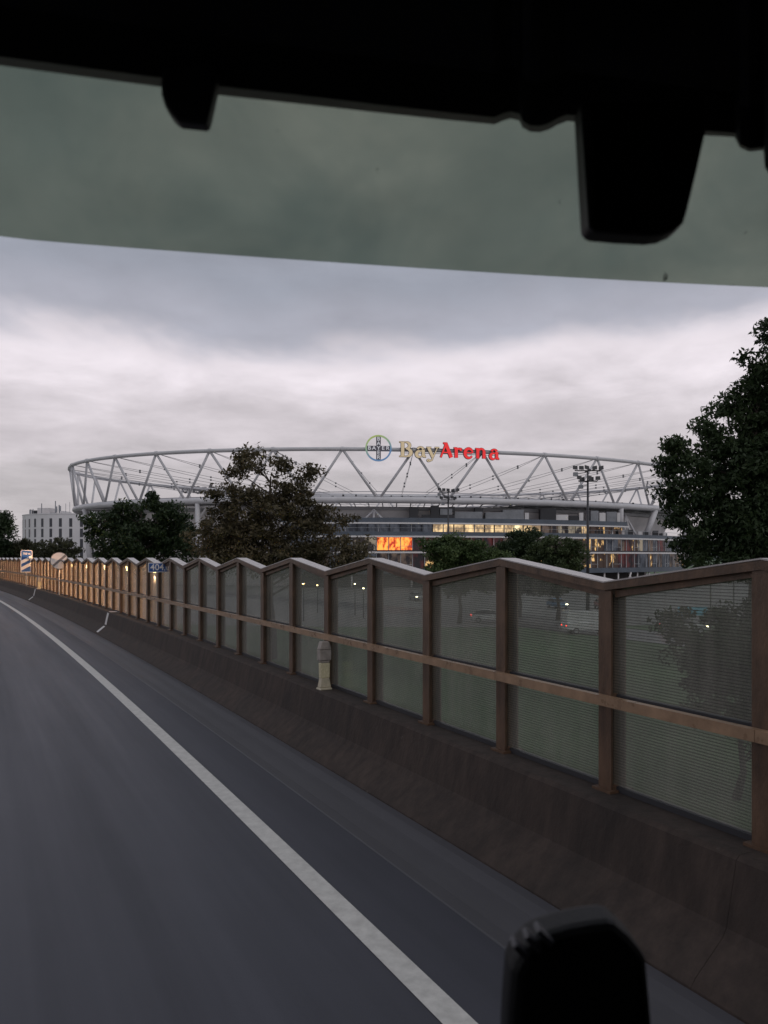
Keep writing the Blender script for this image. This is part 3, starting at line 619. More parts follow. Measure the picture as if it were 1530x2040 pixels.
# ------------------------------------------------------------------ trees
def make_tree(name, label, Z, lobes, mat_, leaf, dens, trunk_x, group=None, trunk_r=.28, seed=1, gap=.0, base=GZ, cl=.85):
    rng = np.random.default_rng(seed); k = Z/F
    b = Vector(((trunk_x-CX)*k, Z, base)); e = empty(name, b, label, 'tree', group)
    cents = []; allp = []
    for (x, y, rx, ry) in lobes:
        c = np.array([(x-CX)*k, Z, CAMH+(HY-y)*k]); ra = np.array([rx*k, .5*(rx+ry)*k, ry*k]); vol = ra.prod()*4.19
        nc = max(6, int(vol/(cl**3*2.3)))
        u = rng.normal(size=(nc, 3)); u /= np.linalg.norm(u, axis=1)[:, None]; rad = rng.random((nc, 1))**(1/2.4)*(.85+.32*rng.random((nc, 1)))
        pc = c+u*rad*ra*.93; cents.append(pc)
    cents = np.concatenate(cents)
    cents = cents[rng.random(len(cents)) > gap]
    nl = dens; sz = cl*(.55+.75*rng.random(len(cents)))
    u = rng.normal(size=(len(cents), nl, 3)); u /= np.linalg.norm(u, axis=2)[:, :, None]
    pts = cents[:, None, :]+u*(rng.random((len(cents), nl, 1))**.45)*sz[:, None, None]*np.array([1.15, 1.15, .72])
    pts = pts.reshape(-1, 3); n = len(pts)
    pts = pts[pts[:, 2] > base+.3]; n = len(pts)
    a = rng.normal(size=(n, 3)); a /= np.linalg.norm(a, axis=1)[:, None]
    w = rng.normal(size=(n, 3))*np.array([.7, .7, 1.3]); w = np.cross(a, w); w /= np.linalg.norm(w, axis=1)[:, None]
    s_ = (leaf*(.55+.8*rng.random((n, 1)))); a *= s_; w *= s_*.42
    v = np.stack([pts-a*.5, pts+w*.5+a*.05, pts+a*.5, pts-w*.5+a*.05], 1).reshape(-1, 3)
    me = bpy.data.meshes.new('crown'); me.vertices.add(4*n); me.vertices.foreach_set('co', v.ravel().astype(np.float32))
    me.loops.add(4*n); me.loops.foreach_set('vertex_index', np.arange(4*n, dtype=np.int32)); me.polygons.add(n)
    me.polygons.foreach_set('loop_start', np.arange(0, 4*n, 4, dtype=np.int32)); me.polygons.foreach_set('loop_total', np.full(n, 4, dtype=np.int32)); me.update(calc_edges=True)
    link('crown', me, mat_, e)
    zt = float(np.percentile(cents[:, 2], 92)); mx = Vector((float(cents[:, 0].mean()), Z, 0))
    tp = []
    for q in range(7):
        u_ = q/6; tp.append(Vector((b.x+(mx.x-b.x)*u_*.8+.12*sin(q*2.1), Z+.12*cos(q*1.7), base+(zt-base)*u_)))
    link('trunk', MB().tube(tp, [trunk_r*(1.25 if q == 0 else 1-.14*q) for q in range(7)], 9).me(), BARK, e, smooth=True)
    pick_ = rng.choice(len(cents), min(len(cents), 46), replace=False); lm = MB()
    for q in pick_:
        c = Vector(cents[q]); z_ = max(base+1.2, min(c.z-.3*abs(c.x-b.x)-.6, zt-.5)); u_ = float((z_-base)/(zt-base))
        o_ = tp[0].lerp(tp[-1], max(0.05, min(.97, u_))); i_ = min(5, int(u_*6)); o_ = tp[i_].lerp(tp[i_+1], u_*6-i_)
        m_ = o_.lerp(c, .5)+Vector((float(rng.normal())*.2, float(rng.normal())*.2, .1*(c-o_).length)); r_ = trunk_r*.32*(1-.5*u_)
        lm.tube([o_, m_, c], [r_, r_*.6, r_*.2], 5)
    link('limbs', lm.me(), BARK, e)
    return e
LF_BROWN = leaf_mat('leaf_olive_brown', (.052,.045,.024), (.135,.11,.064), .35)
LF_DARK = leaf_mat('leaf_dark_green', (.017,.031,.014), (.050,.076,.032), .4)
LF_OLIVE = leaf_mat('leaf_olive', (.03,.035,.018), (.07,.07,.035), .3)
LF_LIME = leaf_mat('leaf_mid_green', (.038,.07,.022), (.12,.165,.06), .35)
LF_MID = leaf_mat('leaf_dull_green', (.03,.05,.02), (.08,.105,.04), .35)
make_tree('deciduous_tree', 'tall olive-brown tree standing in front of the stadium, left of the sign', 60,
    [(492,903,22,24),(512,935,46,30),(470,950,30,30),(560,925,22,20),(592,962,46,28),(622,944,18,15),(470,985,60,30),(545,1000,92,42),(440,1030,48,36),(480,1055,100,45),(600,1050,72,52),(662,1045,34,30),(690,1075,40,42),(705,1105,34,34),(650,1020,26,20),(500,1110,130,40),(640,1115,85,42),(430,1085,60,45)],
    LF_BROWN, .34, 80, 540, trunk_r=.38, seed=3, gap=.1, cl=.8)
make_tree('deciduous_tree', 'dark green round tree hiding the left foot of the stadium', 75,
    [(205,1030,38,27),(258,1030,52,32),(306,1000,12,20),(330,1028,50,34),(368,1045,22,36),(270,1075,92,38),(190,1068,22,22),(350,1085,45,40),(250,1115,60,30)], LF_DARK, .40, 150, 275, trunk_r=.34, seed=5, gap=.03, cl=.9)
make_tree('deciduous_tree', 'dark tree cut off by the left picture edge', 118, [(8,1040,20,26),(0,1062,34,26),(-30,1040,40,42),(-20,1085,50,30)], LF_DARK, .48, 130, -10, trunk_r=.3, seed=8, cl=1.1)
make_tree('deciduous_tree', 'low olive tree below the left end of the white building', 122, [(55,1098,40,26),(25,1100,36,24),(85,1105,30,24),(50,1130,50,30)], LF_OLIVE, .48, 130, 52, trunk_r=.25, seed=9, cl=1.0)
make_tree('deciduous_tree', 'low olive tree in front of the white building, right of the round sign', 116, [(118,1093,34,22),(140,1105,32,20),(100,1115,30,25),(130,1135,50,25)], LF_OLIVE, .46, 130, 122, trunk_r=.25, seed=10, cl=1.0)
make_tree('deciduous_tree', 'bright green bushy tree in front of the red lit windows', 92, [(872,1085,34,26),(910,1085,30,30),(895,1108,52,35),(945,1105,48,36),(985,1120,32,32),(900,1150,62,32),(965,1150,50,30)], LF_LIME, .38, 130, 915, trunk_r=.25, seed=11, gap=.1, cl=.85)
make_tree('deciduous_tree', 'dark green bushy tree between two lighter ones before the stadium', 102, [(1020,1085,34,30),(1052,1080,34,28),(1005,1110,40,34),(1060,1110,50,40),(1035,1150,60,34)], LF_DARK, .42, 130, 1035, trunk_r=.26, seed=12, gap=.06, cl=.9)
make_tree('deciduous_tree', 'dull green bushy tree left of the tall floodlight mast', 97, [(1108,1090,36,30),(1140,1098,26,32),(1080,1112,34,34),(1125,1125,44,34),(1110,1158,55,30)], LF_MID, .38, 130, 1112, trunk_r=.26, seed=13, gap=.08, cl=.85)
make_tree('deciduous_tree', 'big dark tree filling the right side of the picture', 34,
    [(1535,668,30,48),(1502,745,42,40),(1545,760,60,70),(1450,800,42,36),(1500,825,60,50),(1410,858,24,18),(1430,890,44,36),(1345,888,20,13),(1362,915,32,22),(1335,935,22,22),(1390,950,50,48),(1480,920,80,70),(1340,985,22,34),(1390,1030,62,62),(1480,1030,90,80),(1560,900,90,140),(1375,1095,36,46),(1450,1110,90,48),(1570,1060,90,110),(1540,1130,80,40)],
    LF_DARK, .24, 130, 1500, trunk_r=.34, seed=14, gap=.03, cl=.55)

make_tree('shade_shrub', 'added dark bush standing for the shade below the big tree behind the nearest panels', 25, [(1400,1300,70,75),(1480,1280,90,100),(1450,1380,90,80),(1560,1330,90,110),(1350,1230,30,40),(1580,1450,80,80)], LF_DARK, .2, 110, 1470, trunk_r=.12, seed=21, gap=.05, cl=.45, base=GZ)  # added foliage, takes the place of the tree's dark shade
# ------------------------------------------------------------------ road-side furniture on the barrier
BLUE = mat('sign_blue', (.012,.07,.25), .4, var=.15, scale=4); WHITE = mat('sign_white', (.62,.60,.60), .45, var=.08, scale=3); GREYS = mat('sign_grey', (.16,.15,.15), .5); ALU = mat('sign_aluminium', (.3,.3,.31), .4, .3)
def sign_frame(s, d, z):
    o = P(s, d, z); h = heading(s); n = Vector((sin(h), -cos(h), 0)); xr = Vector((cos(h), sin(h), 0)); return o, xr, n      # faces back down the road
def face_pts(o, xr, n, pts, off): return [o+xr*x+Vector((0,0,z))+n*off for x, z in pts]
def sat(x):     # station on the fence line seen at photo column x
    return min((abs(CX+F*P(s_, .12).x/P(s_, .12).y-x), s_) for s_ in np.arange(0, 100, .05))[1]
# countdown beacon
s = sat(56); o, xr, n = sign_frame(s, .22, 0); Zs = o.y; m_ = Zs/F; hw, z0, z1 = 10*m_/cos(heading(s))*.92, CAMH+(HY-1140)*m_, CAMH+(HY-1096)*m_
e = empty('countdown_beacon', P(s, .22, TOPZ), 'blue countdown beacon with two white stripes behind the barrier at far left', 'sign')
o = P(s, .22, 0)
link('plate', MB().prism(face_pts(o, xr, n, [(-hw, z0), (hw, z0), (hw, z1-.08), (hw-.08, z1), (-hw+.08, z1), (-hw, z1-.08)], 0), n*.03).me(), WHITE, e)
link('blue_field', MB().prism(face_pts(o, xr, n, [(-hw+.04, z0+.04), (hw-.04, z0+.04), (hw-.04, z1-.09), (hw-.09, z1-.04), (-hw+.09, z1-.04), (-hw+.04, z1-.09)], .031), n*.004).me(), BLUE, e)
for zb in (z0+.22, z0+.68):
    link('stripe', MB().prism(face_pts(o, xr, n, [(-hw+.04, zb-.10), (hw-.04, zb+.28), (hw-.04, zb+.52), (-hw+.04, zb+.14)], .036), n*.003).me(), WHITE, e)
def text_on(txt, size, o, xr, n, x, z, off, m, parent, sx=1.):
    me = text_mesh(txt, size, .002); up = Vector((0,0,1))
    for v in me.vertices: v.co = o+xr*(x+v.co.x*sx)+up*(z+v.co.y)+n*(off+v.co.z)
    link('lettering', me, m, parent)
text_on('200 m', .2, o, xr, n, 0, z1-.26, .039, WHITE, e)
link('post', MB().tube([P(s, .22, TOPZ)-n*.045, P(s, .22, z1-.1)-n*.045], .04, 8).me(), ALU, e)
# round end-of-limits sign
s = sat(122); o, xr, n = sign_frame(s, .22, 0); m_ = o.y/F; r_ = 16.2*m_*1.06; zc_ = CAMH+(HY-1117)*m_
e = empty('round_traffic_sign', P(s, .22, TOPZ), 'round pale traffic sign with dark diagonal band above the noise wall', 'sign')
circ = lambda rad: [(rad*cos(2*PI*i/40), zc_+rad*sin(2*PI*i/40)) for i in range(40)]
link('plate', MB().prism(face_pts(o, xr, n, circ(r_), 0), n*.03).me(), GREYS, e)
link('white_field', MB().prism(face_pts(o, xr, n, circ(r_*.93), .031), n*.004).me(), WHITE, e)
c45 = cos(R(42)); s45 = sin(R(42)); q = lambda u, v: (u*c45-v*s45, zc_+u*s45+v*c45)
link('diagonal_band', MB().prism(face_pts(o, xr, n, [q(-r_*.91, -r_*.13), q(r_*.91, -r_*.13), q(r_*.91, r_*.13), q(-r_*.91, r_*.13)], .036), n*.003).me(), GREYS, e)
link('post', MB().tube([P(s, .22, TOPZ)-n*.045, P(s, .22, zc_+r_*.8)-n*.045], .04, 8).me(), ALU, e)
# kilometre board
s = sat(323); o, xr, n = sign_frame(s, .2, 0); m_ = o.y/F; hw = 20.5*m_*1.05; z0, z1 = CAMH+(HY-1140)*m_, CAMH+(HY-1121)*m_
e = empty('kilometre_board', P(s, .14, (z0+z1)/2), 'small blue kilometre board with white number fixed to the noise wall', 'sign')
link('plate', MB().prism(face_pts(o, xr, n, [(-hw, z0), (hw, z0), (hw, z1), (-hw, z1)], 0), n*.02).me(), WHITE, e)
link('blue_field', MB().prism(face_pts(o, xr, n, [(-hw+.02, z0+.02), (hw-.02, z0+.02), (hw-.02, z1-.02), (-hw+.02, z1-.02)], .021), n*.003).me(), BLUE, e)
text_on('404', .25, o, xr, n, -.06, (z0+z1)/2, .026, WHITE, e, 1.0); text_on(',0', .2, o, xr, n, .2, (z0+z1)/2-.015, .026, WHITE, e)
for dz in (z0+.06, z1-.06): link('bracket', MB().tube([P(s, .21, dz)-n*.01, P(s, .07, dz)-n*.01], .012, 6).me(), ALU, e)
# delineators on the barrier top
CREAMP = mat('delineator_cream', (.50,.44,.32), .5, var=.2, scale=14); REFL = mat('reflector_yellow_white', (.62,.55,.36), .25, var=.12, scale=40); PGREY = mat('delineator_grey', (.33,.29,.26), .6, var=.2, scale=10)
def delineator(s, k, label):
    o, xr, n = sign_frame(s, .2, TOPZ); e = empty('delineator', o, label, 'delineator', 'delineators on the barrier'); z = Vector((0,0,1))
    def blk(name, w0, w1, z0_, z1_, t, m):
        lo = [o+xr*x+n*y+z*z0_*k for x, y in ((-w0*k*.75,-t*k),(w0*k*.75,-t*k),(w0*k*.75,t*k),(-w0*k*.75,t*k))]; hi_ = [o+xr*x+n*y+z*z1_*k for x, y in ((-w1*k*.75,-t*k*.9),(w1*k*.75,-t*k*.9),(w1*k*.75,t*k*.9),(-w1*k*.75,t*k*.9))]
        return bevel(link(name, MB().hexa(lo, hi_).me(), m, e), .012)
    blk('foot', .14, .12, 0, .03, .09, CREAMP); blk('base', .12, .085, .031, .17, .06, CREAMP); blk('reflector', .095, .105, .171, .40, .045, REFL); blk('neck', .08, .11, .401, .44, .05, PGREY); blk('hood', .125, .13, .441, .60, .06, PGREY); blk('hood_cap', .13, .085, .601, .72, .06, PGREY)
delineator(sat(655), 1.0, 'cream and grey delineator with reflector standing on the near barrier top')
delineator(sat(81), 1.15, 'small pale delineator on the barrier beside the round sign')
# white joint covers folded over the barrier face
def strip(s, label):
    e = empty('joint_cover', P(s, .4, TOPZ), label, 'strip', 'white strips on the barrier face')
    pf = [(.06, TOPZ+.004), (.305, TOPZ+.004), (.345, TOPZ-.03), (.438, .365), (.478, .31), (.728, .108)]; out = [(.06, TOPZ+.02), (.312, TOPZ+.02), (.36, TOPZ-.025), (.452, .37), (.49, .32), (.735, .124)]
    for nm, a_, b_ in (('top_plate', 0, 1), ('upper_plate', 2, 3), ('lower_plate', 4, 5)):
        w = .15
        lo = [P(s-w, *pf[a_]), P(s+w, *pf[a_]), P(s+w, *pf[b_]), P(s-w, *pf[b_])]; hi_ = [P(s-w, *out[a_]), P(s+w, *out[a_]), P(s+w, *out[b_]), P(s-w, *out[b_])]
        link(nm, MB().hexa(lo, hi_).me(), WHITE, e)
strip(sat(226)-.3, 'white bent strip fixed down the barrier face left of the kilometre board')
strip(sat(77)-.3, 'white strip down the barrier face below the far small delineator')

# ------------------------------------------------------------------ street behind the wall: lamps, added glow lanterns and vehicles
LAMPW = mat('lamp_glow_warm', (1,.8,.5), .4, emit=(1,.66,.28), es=22); LAMPY = mat('lamp_glow_yellow', (1,.9,.6), .4, emit=(1,.84,.45), es=22)
TAIL = mat('tail_light_red', (.5,.02,.02), .3, emit=(1,.06,.04), es=3.5); HEADL = mat('headlight', (.9,.85,.7), .2, emit=(1,.85,.55), es=16)
TYRE = mat('tyre', (.015,.015,.016), .8); RIM = mat('rim', (.35,.35,.37), .35, .6); CGLASS = mat('car_glass', (.02,.022,.028), .08); POLE = mat('lamp_pole', (.14,.15,.15), .5)
def street_lamp(x, y, Z, m, label, power=0, col=(1,.6,.25)):
    t_ = px(x, y, Z); e = empty('street_lamp', (t_.x, Z+.6, GZ), label, 'street lamp', 'street lamps behind the noise wall')
    b = Vector((t_.x, Z+.6, GZ))
    link('pole', MB().tube([b, (b.x, b.y, t_.z-.2), (b.x, b.y-.2, t_.z+.12), (b.x, b.y-.5, t_.z+.16)], [.09, .06, .05, .04], 8).me(), POLE, e, smooth=True)
    link('lamp_housing', MB().hexa([(t_.x-.16, Z-.35, t_.z+.06), (t_.x+.16, Z-.35, t_.z+.06), (t_.x+.16, Z+.25, t_.z+.06), (t_.x-.16, Z+.25, t_.z+.06)], [(t_.x-.08, Z-.2, t_.z+.2), (t_.x+.08, Z-.2, t_.z+.2), (t_.x+.08, Z+.2, t_.z+.2), (t_.x-.08, Z+.2, t_.z+.2)]).me(), POLE, e)
    b2 = MB(); 
    for i in range(5):
        for k in range(10): a_ = 2*PI*k/10; f_ = PI/2*i/4; b2.v.append((t_.x+.14*cos(a_)*cos(f_), Z-.05+.24*sin(a_)*cos(f_), t_.z+.055-.13*sin(f_)))
    for i in range(4):
        for k in range(10): b2.f.append((i*10+k, i*10+(k+1)%10, (i+1)*10+(k+1)%10, (i+1)*10+k))
    link('lamp_lens', b2.me(), m, e, smooth=True)
    if power:
        ld = bpy.data.lights.new('lamp_light', 'POINT'); ld.energy = power; ld.color = col; ld.shadow_soft_size = .3
        lo = bpy.data.objects.new('lamp_light', ld); COL.objects.link(lo); lo.location = (t_.x, Z-.05, t_.z-.25); lo.parent = e; lo.matrix_parent_inverse = Matrix.Translation(-e.location)
WH = ['first', 'second', 'third', 'fourth', 'fifth', 'sixth', 'seventh', 'eighth', 'ninth', 'tenth', 'eleventh', 'twelfth', 'thirteenth', 'fourteenth']
LP = [(604,1163,95,LAMPW,0),(632,1166,110,LAMPW,0),(707,1163,105,LAMPY,0),(724,1172,100,LAMPY,0),(1421,1142,70,LAMPY,0),(1467,1144,78,LAMPY,0)]
for k, (x, y, Z, m, pw) in enumerate(LP):
    street_lamp(x, y, Z, m, f'lit street lamp far behind the noise wall, {WH[k]} from the left', pw)
def added_glow_lantern(s, label, power):
    """added lantern on a short pole, put behind the wall to make its panels glow"""
    q = P(s, -3.4, -.82); ztop = 2.36; e = empty('added_glow_lantern', q, label, 'added lantern', 'added glow lanterns close behind the noise wall')
    link('pole', MB().tube([q, (q.x, q.y, ztop-.3)], [.06, .045], 8).me(), POLE, e, smooth=True)
    link('lantern', MB().tube([(q.x, q.y, ztop-.298), (q.x, q.y, ztop-.06)], [.06, .12], 12).me(), LAMPW, e, smooth=True)
    link('lantern_cap', MB().tube([(q.x, q.y, ztop-.058), (q.x, q.y, ztop+.01), (q.x, q.y, ztop+.05)], [.17, .15, .03], 12).me(), POLE, e)
    ld = bpy.data.lights.new('lamp_light', 'SPOT'); ld.energy = power; ld.color = (1, .52, .26); ld.shadow_soft_size = .14; ld.spot_size = R(142); ld.spot_blend = .5  # spot added to give the wall panels their warm glow
    lo = bpy.data.objects.new('lamp_light', ld); COL.objects.link(lo); lo.location = (q.x, q.y, ztop-.42); hd = heading(s); lo.rotation_euler = Vector((cos(hd), sin(hd), .3)).to_track_quat('Z', 'Y').to_euler(); lo.parent = e; lo.matrix_parent_inverse = Matrix.Translation(-e.location)
for k, s_ in enumerate((22.6, 29.4, 35.4, 41.6, 48.0, 54.4, 61.0, 68.0, 76.0, 85.0)):
    added_glow_lantern(s_, f'added warm lantern making the panels glow from behind the wall, {WH[k]} along beyond the kilometre board', (1300, 2600, 4200, 5000, 5000, 5000, 5000, 5000, 5000, 5000)[k])
def car(name, label, loc, rz, col, L_=4.4, H_=1.48, van=False, cat='car'):
    e = empty(name, loc, label, cat, 'vehicles behind the noise wall', rz); W2 = .9
    prof = [(-2.2,.35),(-2.22,.75),(-2.1,.98),(-1.3,1.02) ,(.95,.98),(1.9,.86),(2.2,.68),(2.22,.35)] if not van else [(-2.6,.4),(-2.62,1.1),(-2.55,1.2),(1.7,1.2),(2.35,1.05),(2.6,.8),(2.62,.4)]
    roof = [(-2.0,.98),(-1.5,1.42),(-.2,1.5),(.35,1.42),(1.05,.97)] if not van else [(-2.56,1.19),(-2.5,2.2),(-2.3,2.3),(1.0,2.3),(1.35,2.15),(2.0,1.16)]
    bd = MB(); bd.prism([(x, -W2, z) for x, z in prof], (0, 2*W2, 0)); body = bevel(link('body', bd.me(), col, e, world=False), .09, 3)
    gb = MB(); nn = len(roof); lo = [(x, -W2+.06+(.16 if z > 1.1 else 0), z) for x, z in roof]; hi_ = [(x, W2-.06-(.16 if z > 1.1 else 0), z) for x, z in roof]
    gb.add(lo+hi_, [tuple(range(nn)), tuple(reversed(range(nn, 2*nn)))]+[(i, nn+i, nn+(i+1)%nn, (i+1)%nn) for i in range(nn)])
    link('greenhouse', gb.me(), col if van else CGLASS, e, world=False)
    if not van: bevel(link('roof', MB().hexa([(-1.45,-.66,1.43),(.3,-.66,1.43),(.3,.66,1.43),(-1.45,.66,1.43)], [(-1.2,-.6,1.53),(.1,-.6,1.53),(.1,.6,1.53),(-1.2,.6,1.53)]).me(), col, e, world=False), .03)
    else:
        for sy in (-1, 1): link('side_window', MB().hexa([(.9,sy*.70,1.28),(1.75,sy*.78,1.28),(1.75,sy*.80,1.28),(.9,sy*.80,1.28)], [(.9,sy*.6,2.0),(1.35,sy*.6,2.0),(1.35,sy*.735,2.0),(.9,sy*.735,2.0)]).me(), CGLASS, e, world=False)
    xw = 1.38 if not van else 1.65
    for sx in (-xw, xw):
        for sy in (-1, 1):
            wh = link('wheel', MB().tube([(sx, sy*(W2-.2), .33), (sx, sy*(W2+.02), .33)], .33, 18).me(), TYRE, e, world=False)
            link('rim', MB().tube([(sx, sy*(W2+.021), .33), (sx, sy*(W2+.035), .33)], .21, 14).me(), RIM, wh, world=False)
    xe = 2.2 if not van else 2.6
    for sy in (-.66, .66):
        link('headlight', MB().box((xe-.06, sy-.17, .66), (xe+.025, sy+.17, .80)).me(), HEADL, e, world=False)
        link('tail_light', MB().box((-xe-.03, sy-.14, .78), (-xe+.04, sy+.14, .92)).me(), TAIL, e, world=False)
CW = mat('car_paint_white', (.6,.6,.6), .25); CR = mat('car_paint_red', (.25,.02,.02), .25); CS = mat('car_paint_silver', (.32,.33,.34), .3, .4); CB = mat('car_paint_blue', (.06,.16,.28), .3)
def ground_at(x, y): Z = (CAMH-GZ)*F/(y-HY); q = px(x, y, Z); q.z = GZ+.025; return q
def veh(x, y, *a, **k): car(a[0], a[1], ground_at(x, y), a[2], *a[3:], **k)
veh(1172, 1262, 'parked_van', 'white van parked on the street seen through the noise wall right of centre', R(8), CW, van=True, cat='van')
veh(1362, 1262, 'parked_car', 'silver car parked beyond the nearest glass panels on the right', R(4), CS)
veh(975, 1240, 'parked_car', 'white car parked in front of the stadium seen through the wall', R(-3), CW)
veh(150, 1205, 'driving_car', 'red car with lit tail lights seen through the far left panels', R(118), CR)
veh(268, 1192, 'driving_car', 'dark blue car with lit tail lights behind the left panels', R(118), CB)
veh(830, 1196, 'driving_car', 'silver car with lit headlights coming towards the wall below the left stadium floors', R(-75), CS)
veh(1110, 1212, 'driving_car', 'blue car with lit headlights facing the road before the floodlight mast', R(-80), CB)
veh(1200, 1213, 'driving_car', 'red car with lit headlights facing the road right of the floodlight mast', R(-95), CR)
# advertising board in blue by the parked cars
q = ground_at(1380, 1256); e = empty('info_board', q, 'pale blue board on two posts behind the nearest panels', 'board')
link('panel', MB().box((q.x-1.6, q.y-.05, q.z+1.6), (q.x+1.6, q.y+.05, q.z+2.5)).me(), mat('board_blue', (.16,.42,.55), .5), e)
for sx in (-1.3, 1.3): link('post', MB().box((q.x+sx-.05, q.y-.045, q.z-.03), (q.x+sx+.05, q.y+.045, q.z+1.6)).me(), POLE, e)

# ------------------------------------------------------------------ the truck cab the photograph is taken from
TH = A0; UF = Vector((-sin(TH), cos(TH), 0)); RT = Vector((cos(TH), sin(TH), 0)); EYE = Vector((0, 0, CAMH))
def T(r, f, h): return EYE+RT*r+UF*f+Vector((0, 0, h))
Ff = lambda r: .86-.335*math.sqrt(r*r+.0144)                          # top edge of the windscreen in plan
Vf = lambda r: 1.352-.29*(math.sqrt(r*r+.0025)-.05)*(1+.06*r*r) # lower edge of the sun visor in plan
cab = empty('truck_cab', T(0, -.3, -CAMH), 'black interior of the truck cab framing the view with roof edge and sun visor', 'truck')
# header trim along the top of the windscreen: its lower edge drawn in photo pixels, its distance from the curved screen
HP = [(-900,-10),(-500,50),(-200,88),(0,113),(160,134),(320,155),(430,171),(600,190),(760,209),(900,225),(985,234),(1003,226),(1018,222),(1034,226),(1041,241),(1056,250),(1075,251),(1093,246),(1110,236),(1130,228),(1156,231),(1280,246),(1405,261),(1440,263),(1463,265),(1474,287),(1492,296),(1521,293),(1524,330),(1533,345),(1545,300),(1700,315),(2100,360),(2900,470)]
def depth_at(x): return float(np.interp(x, [-900, 0, 760, 1000, 1530, 2200, 2900], [.66, .7455, .8267, .849, .89, .94, .98]))
vs = []; fs = []
for x, y in HP:
    Z = depth_at(x); a = px(x, y, Z); b_ = a+Vector((0, 0, .0)); dirv = Vector(((x-CX)/F, 1, 0)).normalized()
    vs += [a-dirv*.0, a+dirv*.05+Vector((0,0,.02)), Vector((a.x, a.y, CAMH+.86))+dirv*.05, Vector((a.x, a.y, CAMH+.86))-dirv*.30, a-dirv*.30+Vector((0,0,.16)), a-dirv*.03+Vector((0,0,.03))]
m6 = 6
for i in range(len(HP)-1):
    for k in range(m6): fs.append((i*m6+k, i*m6+(k+1)%m6, (i+1)*m6+(k+1)%m6, (i+1)*m6+k))
link('header_trim', MB().add(vs, fs).me(), BLACK, cab)
link('roof', MB().hexa([T(-1.28,-1.3,.64), T(1.28,-1.3,.64), T(1.28,.42,.64), T(-1.28,.42,.64)], [T(-1.28,-1.3,.9), T(1.28,-1.3,.9), T(1.28,.9,.9), T(-1.28,.9,.9)]).me(), BLACK, cab)
link('rear_wall', MB().hexa([T(-1.28,-1.36,-1.5), T(1.28,-1.36,-1.5), T(1.28,-1.302,-1.5), T(-1.28,-1.302,-1.5)], [T(-1.28,-1.36,.9), T(1.28,-1.36,.9), T(1.28,-1.302,.9), T(-1.28,-1.302,.9)]).me(), BLACK, cab)
link('floor', MB().hexa([T(-1.28,-1.3,-1.6), T(1.28,-1.3,-1.6), T(1.28,.75,-1.6), T(-1.28,.75,-1.6)], [T(-1.28,-1.3,-1.5), T(1.28,-1.3,-1.5), T(1.28,.75,-1.5), T(-1.28,.75,-1.5)]).me(), BLACK, cab)
for sx in (-1, 1):
    link('door', MB().hexa([T(sx*1.28,-1.3,-2.1), T(sx*1.34,-1.3,-2.1), T(sx*1.34,.55,-2.1), T(sx*1.28,.55,-2.1)], [T(sx*1.28,-1.3,.9), T(sx*1.34,-1.3,.9), T(sx*1.34,.42,.9), T(sx*1.28,.42,.9)]).me(), BLACK, cab)
dv = []; df_ = []
for i, r in enumerate(np.linspace(-1.27, 1.27, 17)): dv += [T(r, .42, -1.45), T(r, .42, -.80), T(r, .46, -.76), T(r, Ff(r)+.22, -.76), T(r, Ff(r)+.24, -1.45)]
for i in range(16):
    for k in range(5): df_.append((i*5+k, i*5+(k+1)%5, (i+1)*5+(k+1)%5, (i+1)*5+k))
link('dashboard', MB().add(dv, df_+[(4,3,2,1,0), (80,81,82,83,84)]).me(), BLACK, cab)
fv = []; ff_ = []
for r in np.linspace(-1.3, 1.3, 17): fv += [T(r, Ff(r)+.26, -2.4), T(r, Ff(r)+.26, -.77), T(r, Ff(r)+.32, -.80), T(r, Ff(r)+.34, -2.4)]
for i in range(16):
    for k in range(4): ff_.append((i*4+k, i*4+(k+1)%4, (i+1)*4+(k+1)%4, (i+1)*4+k))
link('front_panel', MB().add(fv, ff_+[(3,2,1,0), (64,65,66,67)]).me(), BLACK, cab)
for sx in (-1, 1):
    c_ = T(sx*1.05, -.3, -CAMH+.5); w_ = link('wheel', MB().tube([c_-RT*.15, c_+RT*.15], .5, 28).me(), TYRE, cab); 
    link('axle_stub', MB().tube([c_-RT*sx*.15, c_-RT*sx*.5], .09, 10).me(), DKM, cab); link('spring_post', MB().tube([c_-RT*sx*.45, c_-RT*sx*.45+Vector((0,0,.72))], .08, 10).me(), DKM, cab)
# windscreen
gm2 = bpy.data.materials.new('windscreen_glass'); gm2.use_nodes = True; t2 = gm2.node_tree; t2.nodes.clear()
tr2 = N(t2, 'ShaderNodeBsdfTransparent'); tr2.inputs[0].default_value = (.985,.99,.985,1); gl2 = N(t2, 'ShaderNodeBsdfGlossy', Roughness=.02); lw = N(t2, 'ShaderNodeValue'); lw.outputs[0].default_value = .02
mx2 = N(t2, 'ShaderNodeMixShader'); L(t2, lw.outputs[0], mx2.inputs[0]); L(t2, tr2.outputs[0], mx2.inputs[1]); L(t2, gl2.outputs[0], mx2.inputs[2]); o2 = N(t2, 'ShaderNodeOutputMaterial'); L(t2, mx2.outputs[0], o2.inputs[0])
wv = []; wf = []
for r in np.linspace(-1.27, 1.27, 33):
    wv += [T(r, Ff(r)+.20, -.757), T(r, Ff(r)+.055, .60)]
for i in range(32): wf.append((i*2, i*2+2, i*2+3, i*2+1))
link('windscreen', MB().add(wv, wf).me(), gm2, cab, smooth=True)
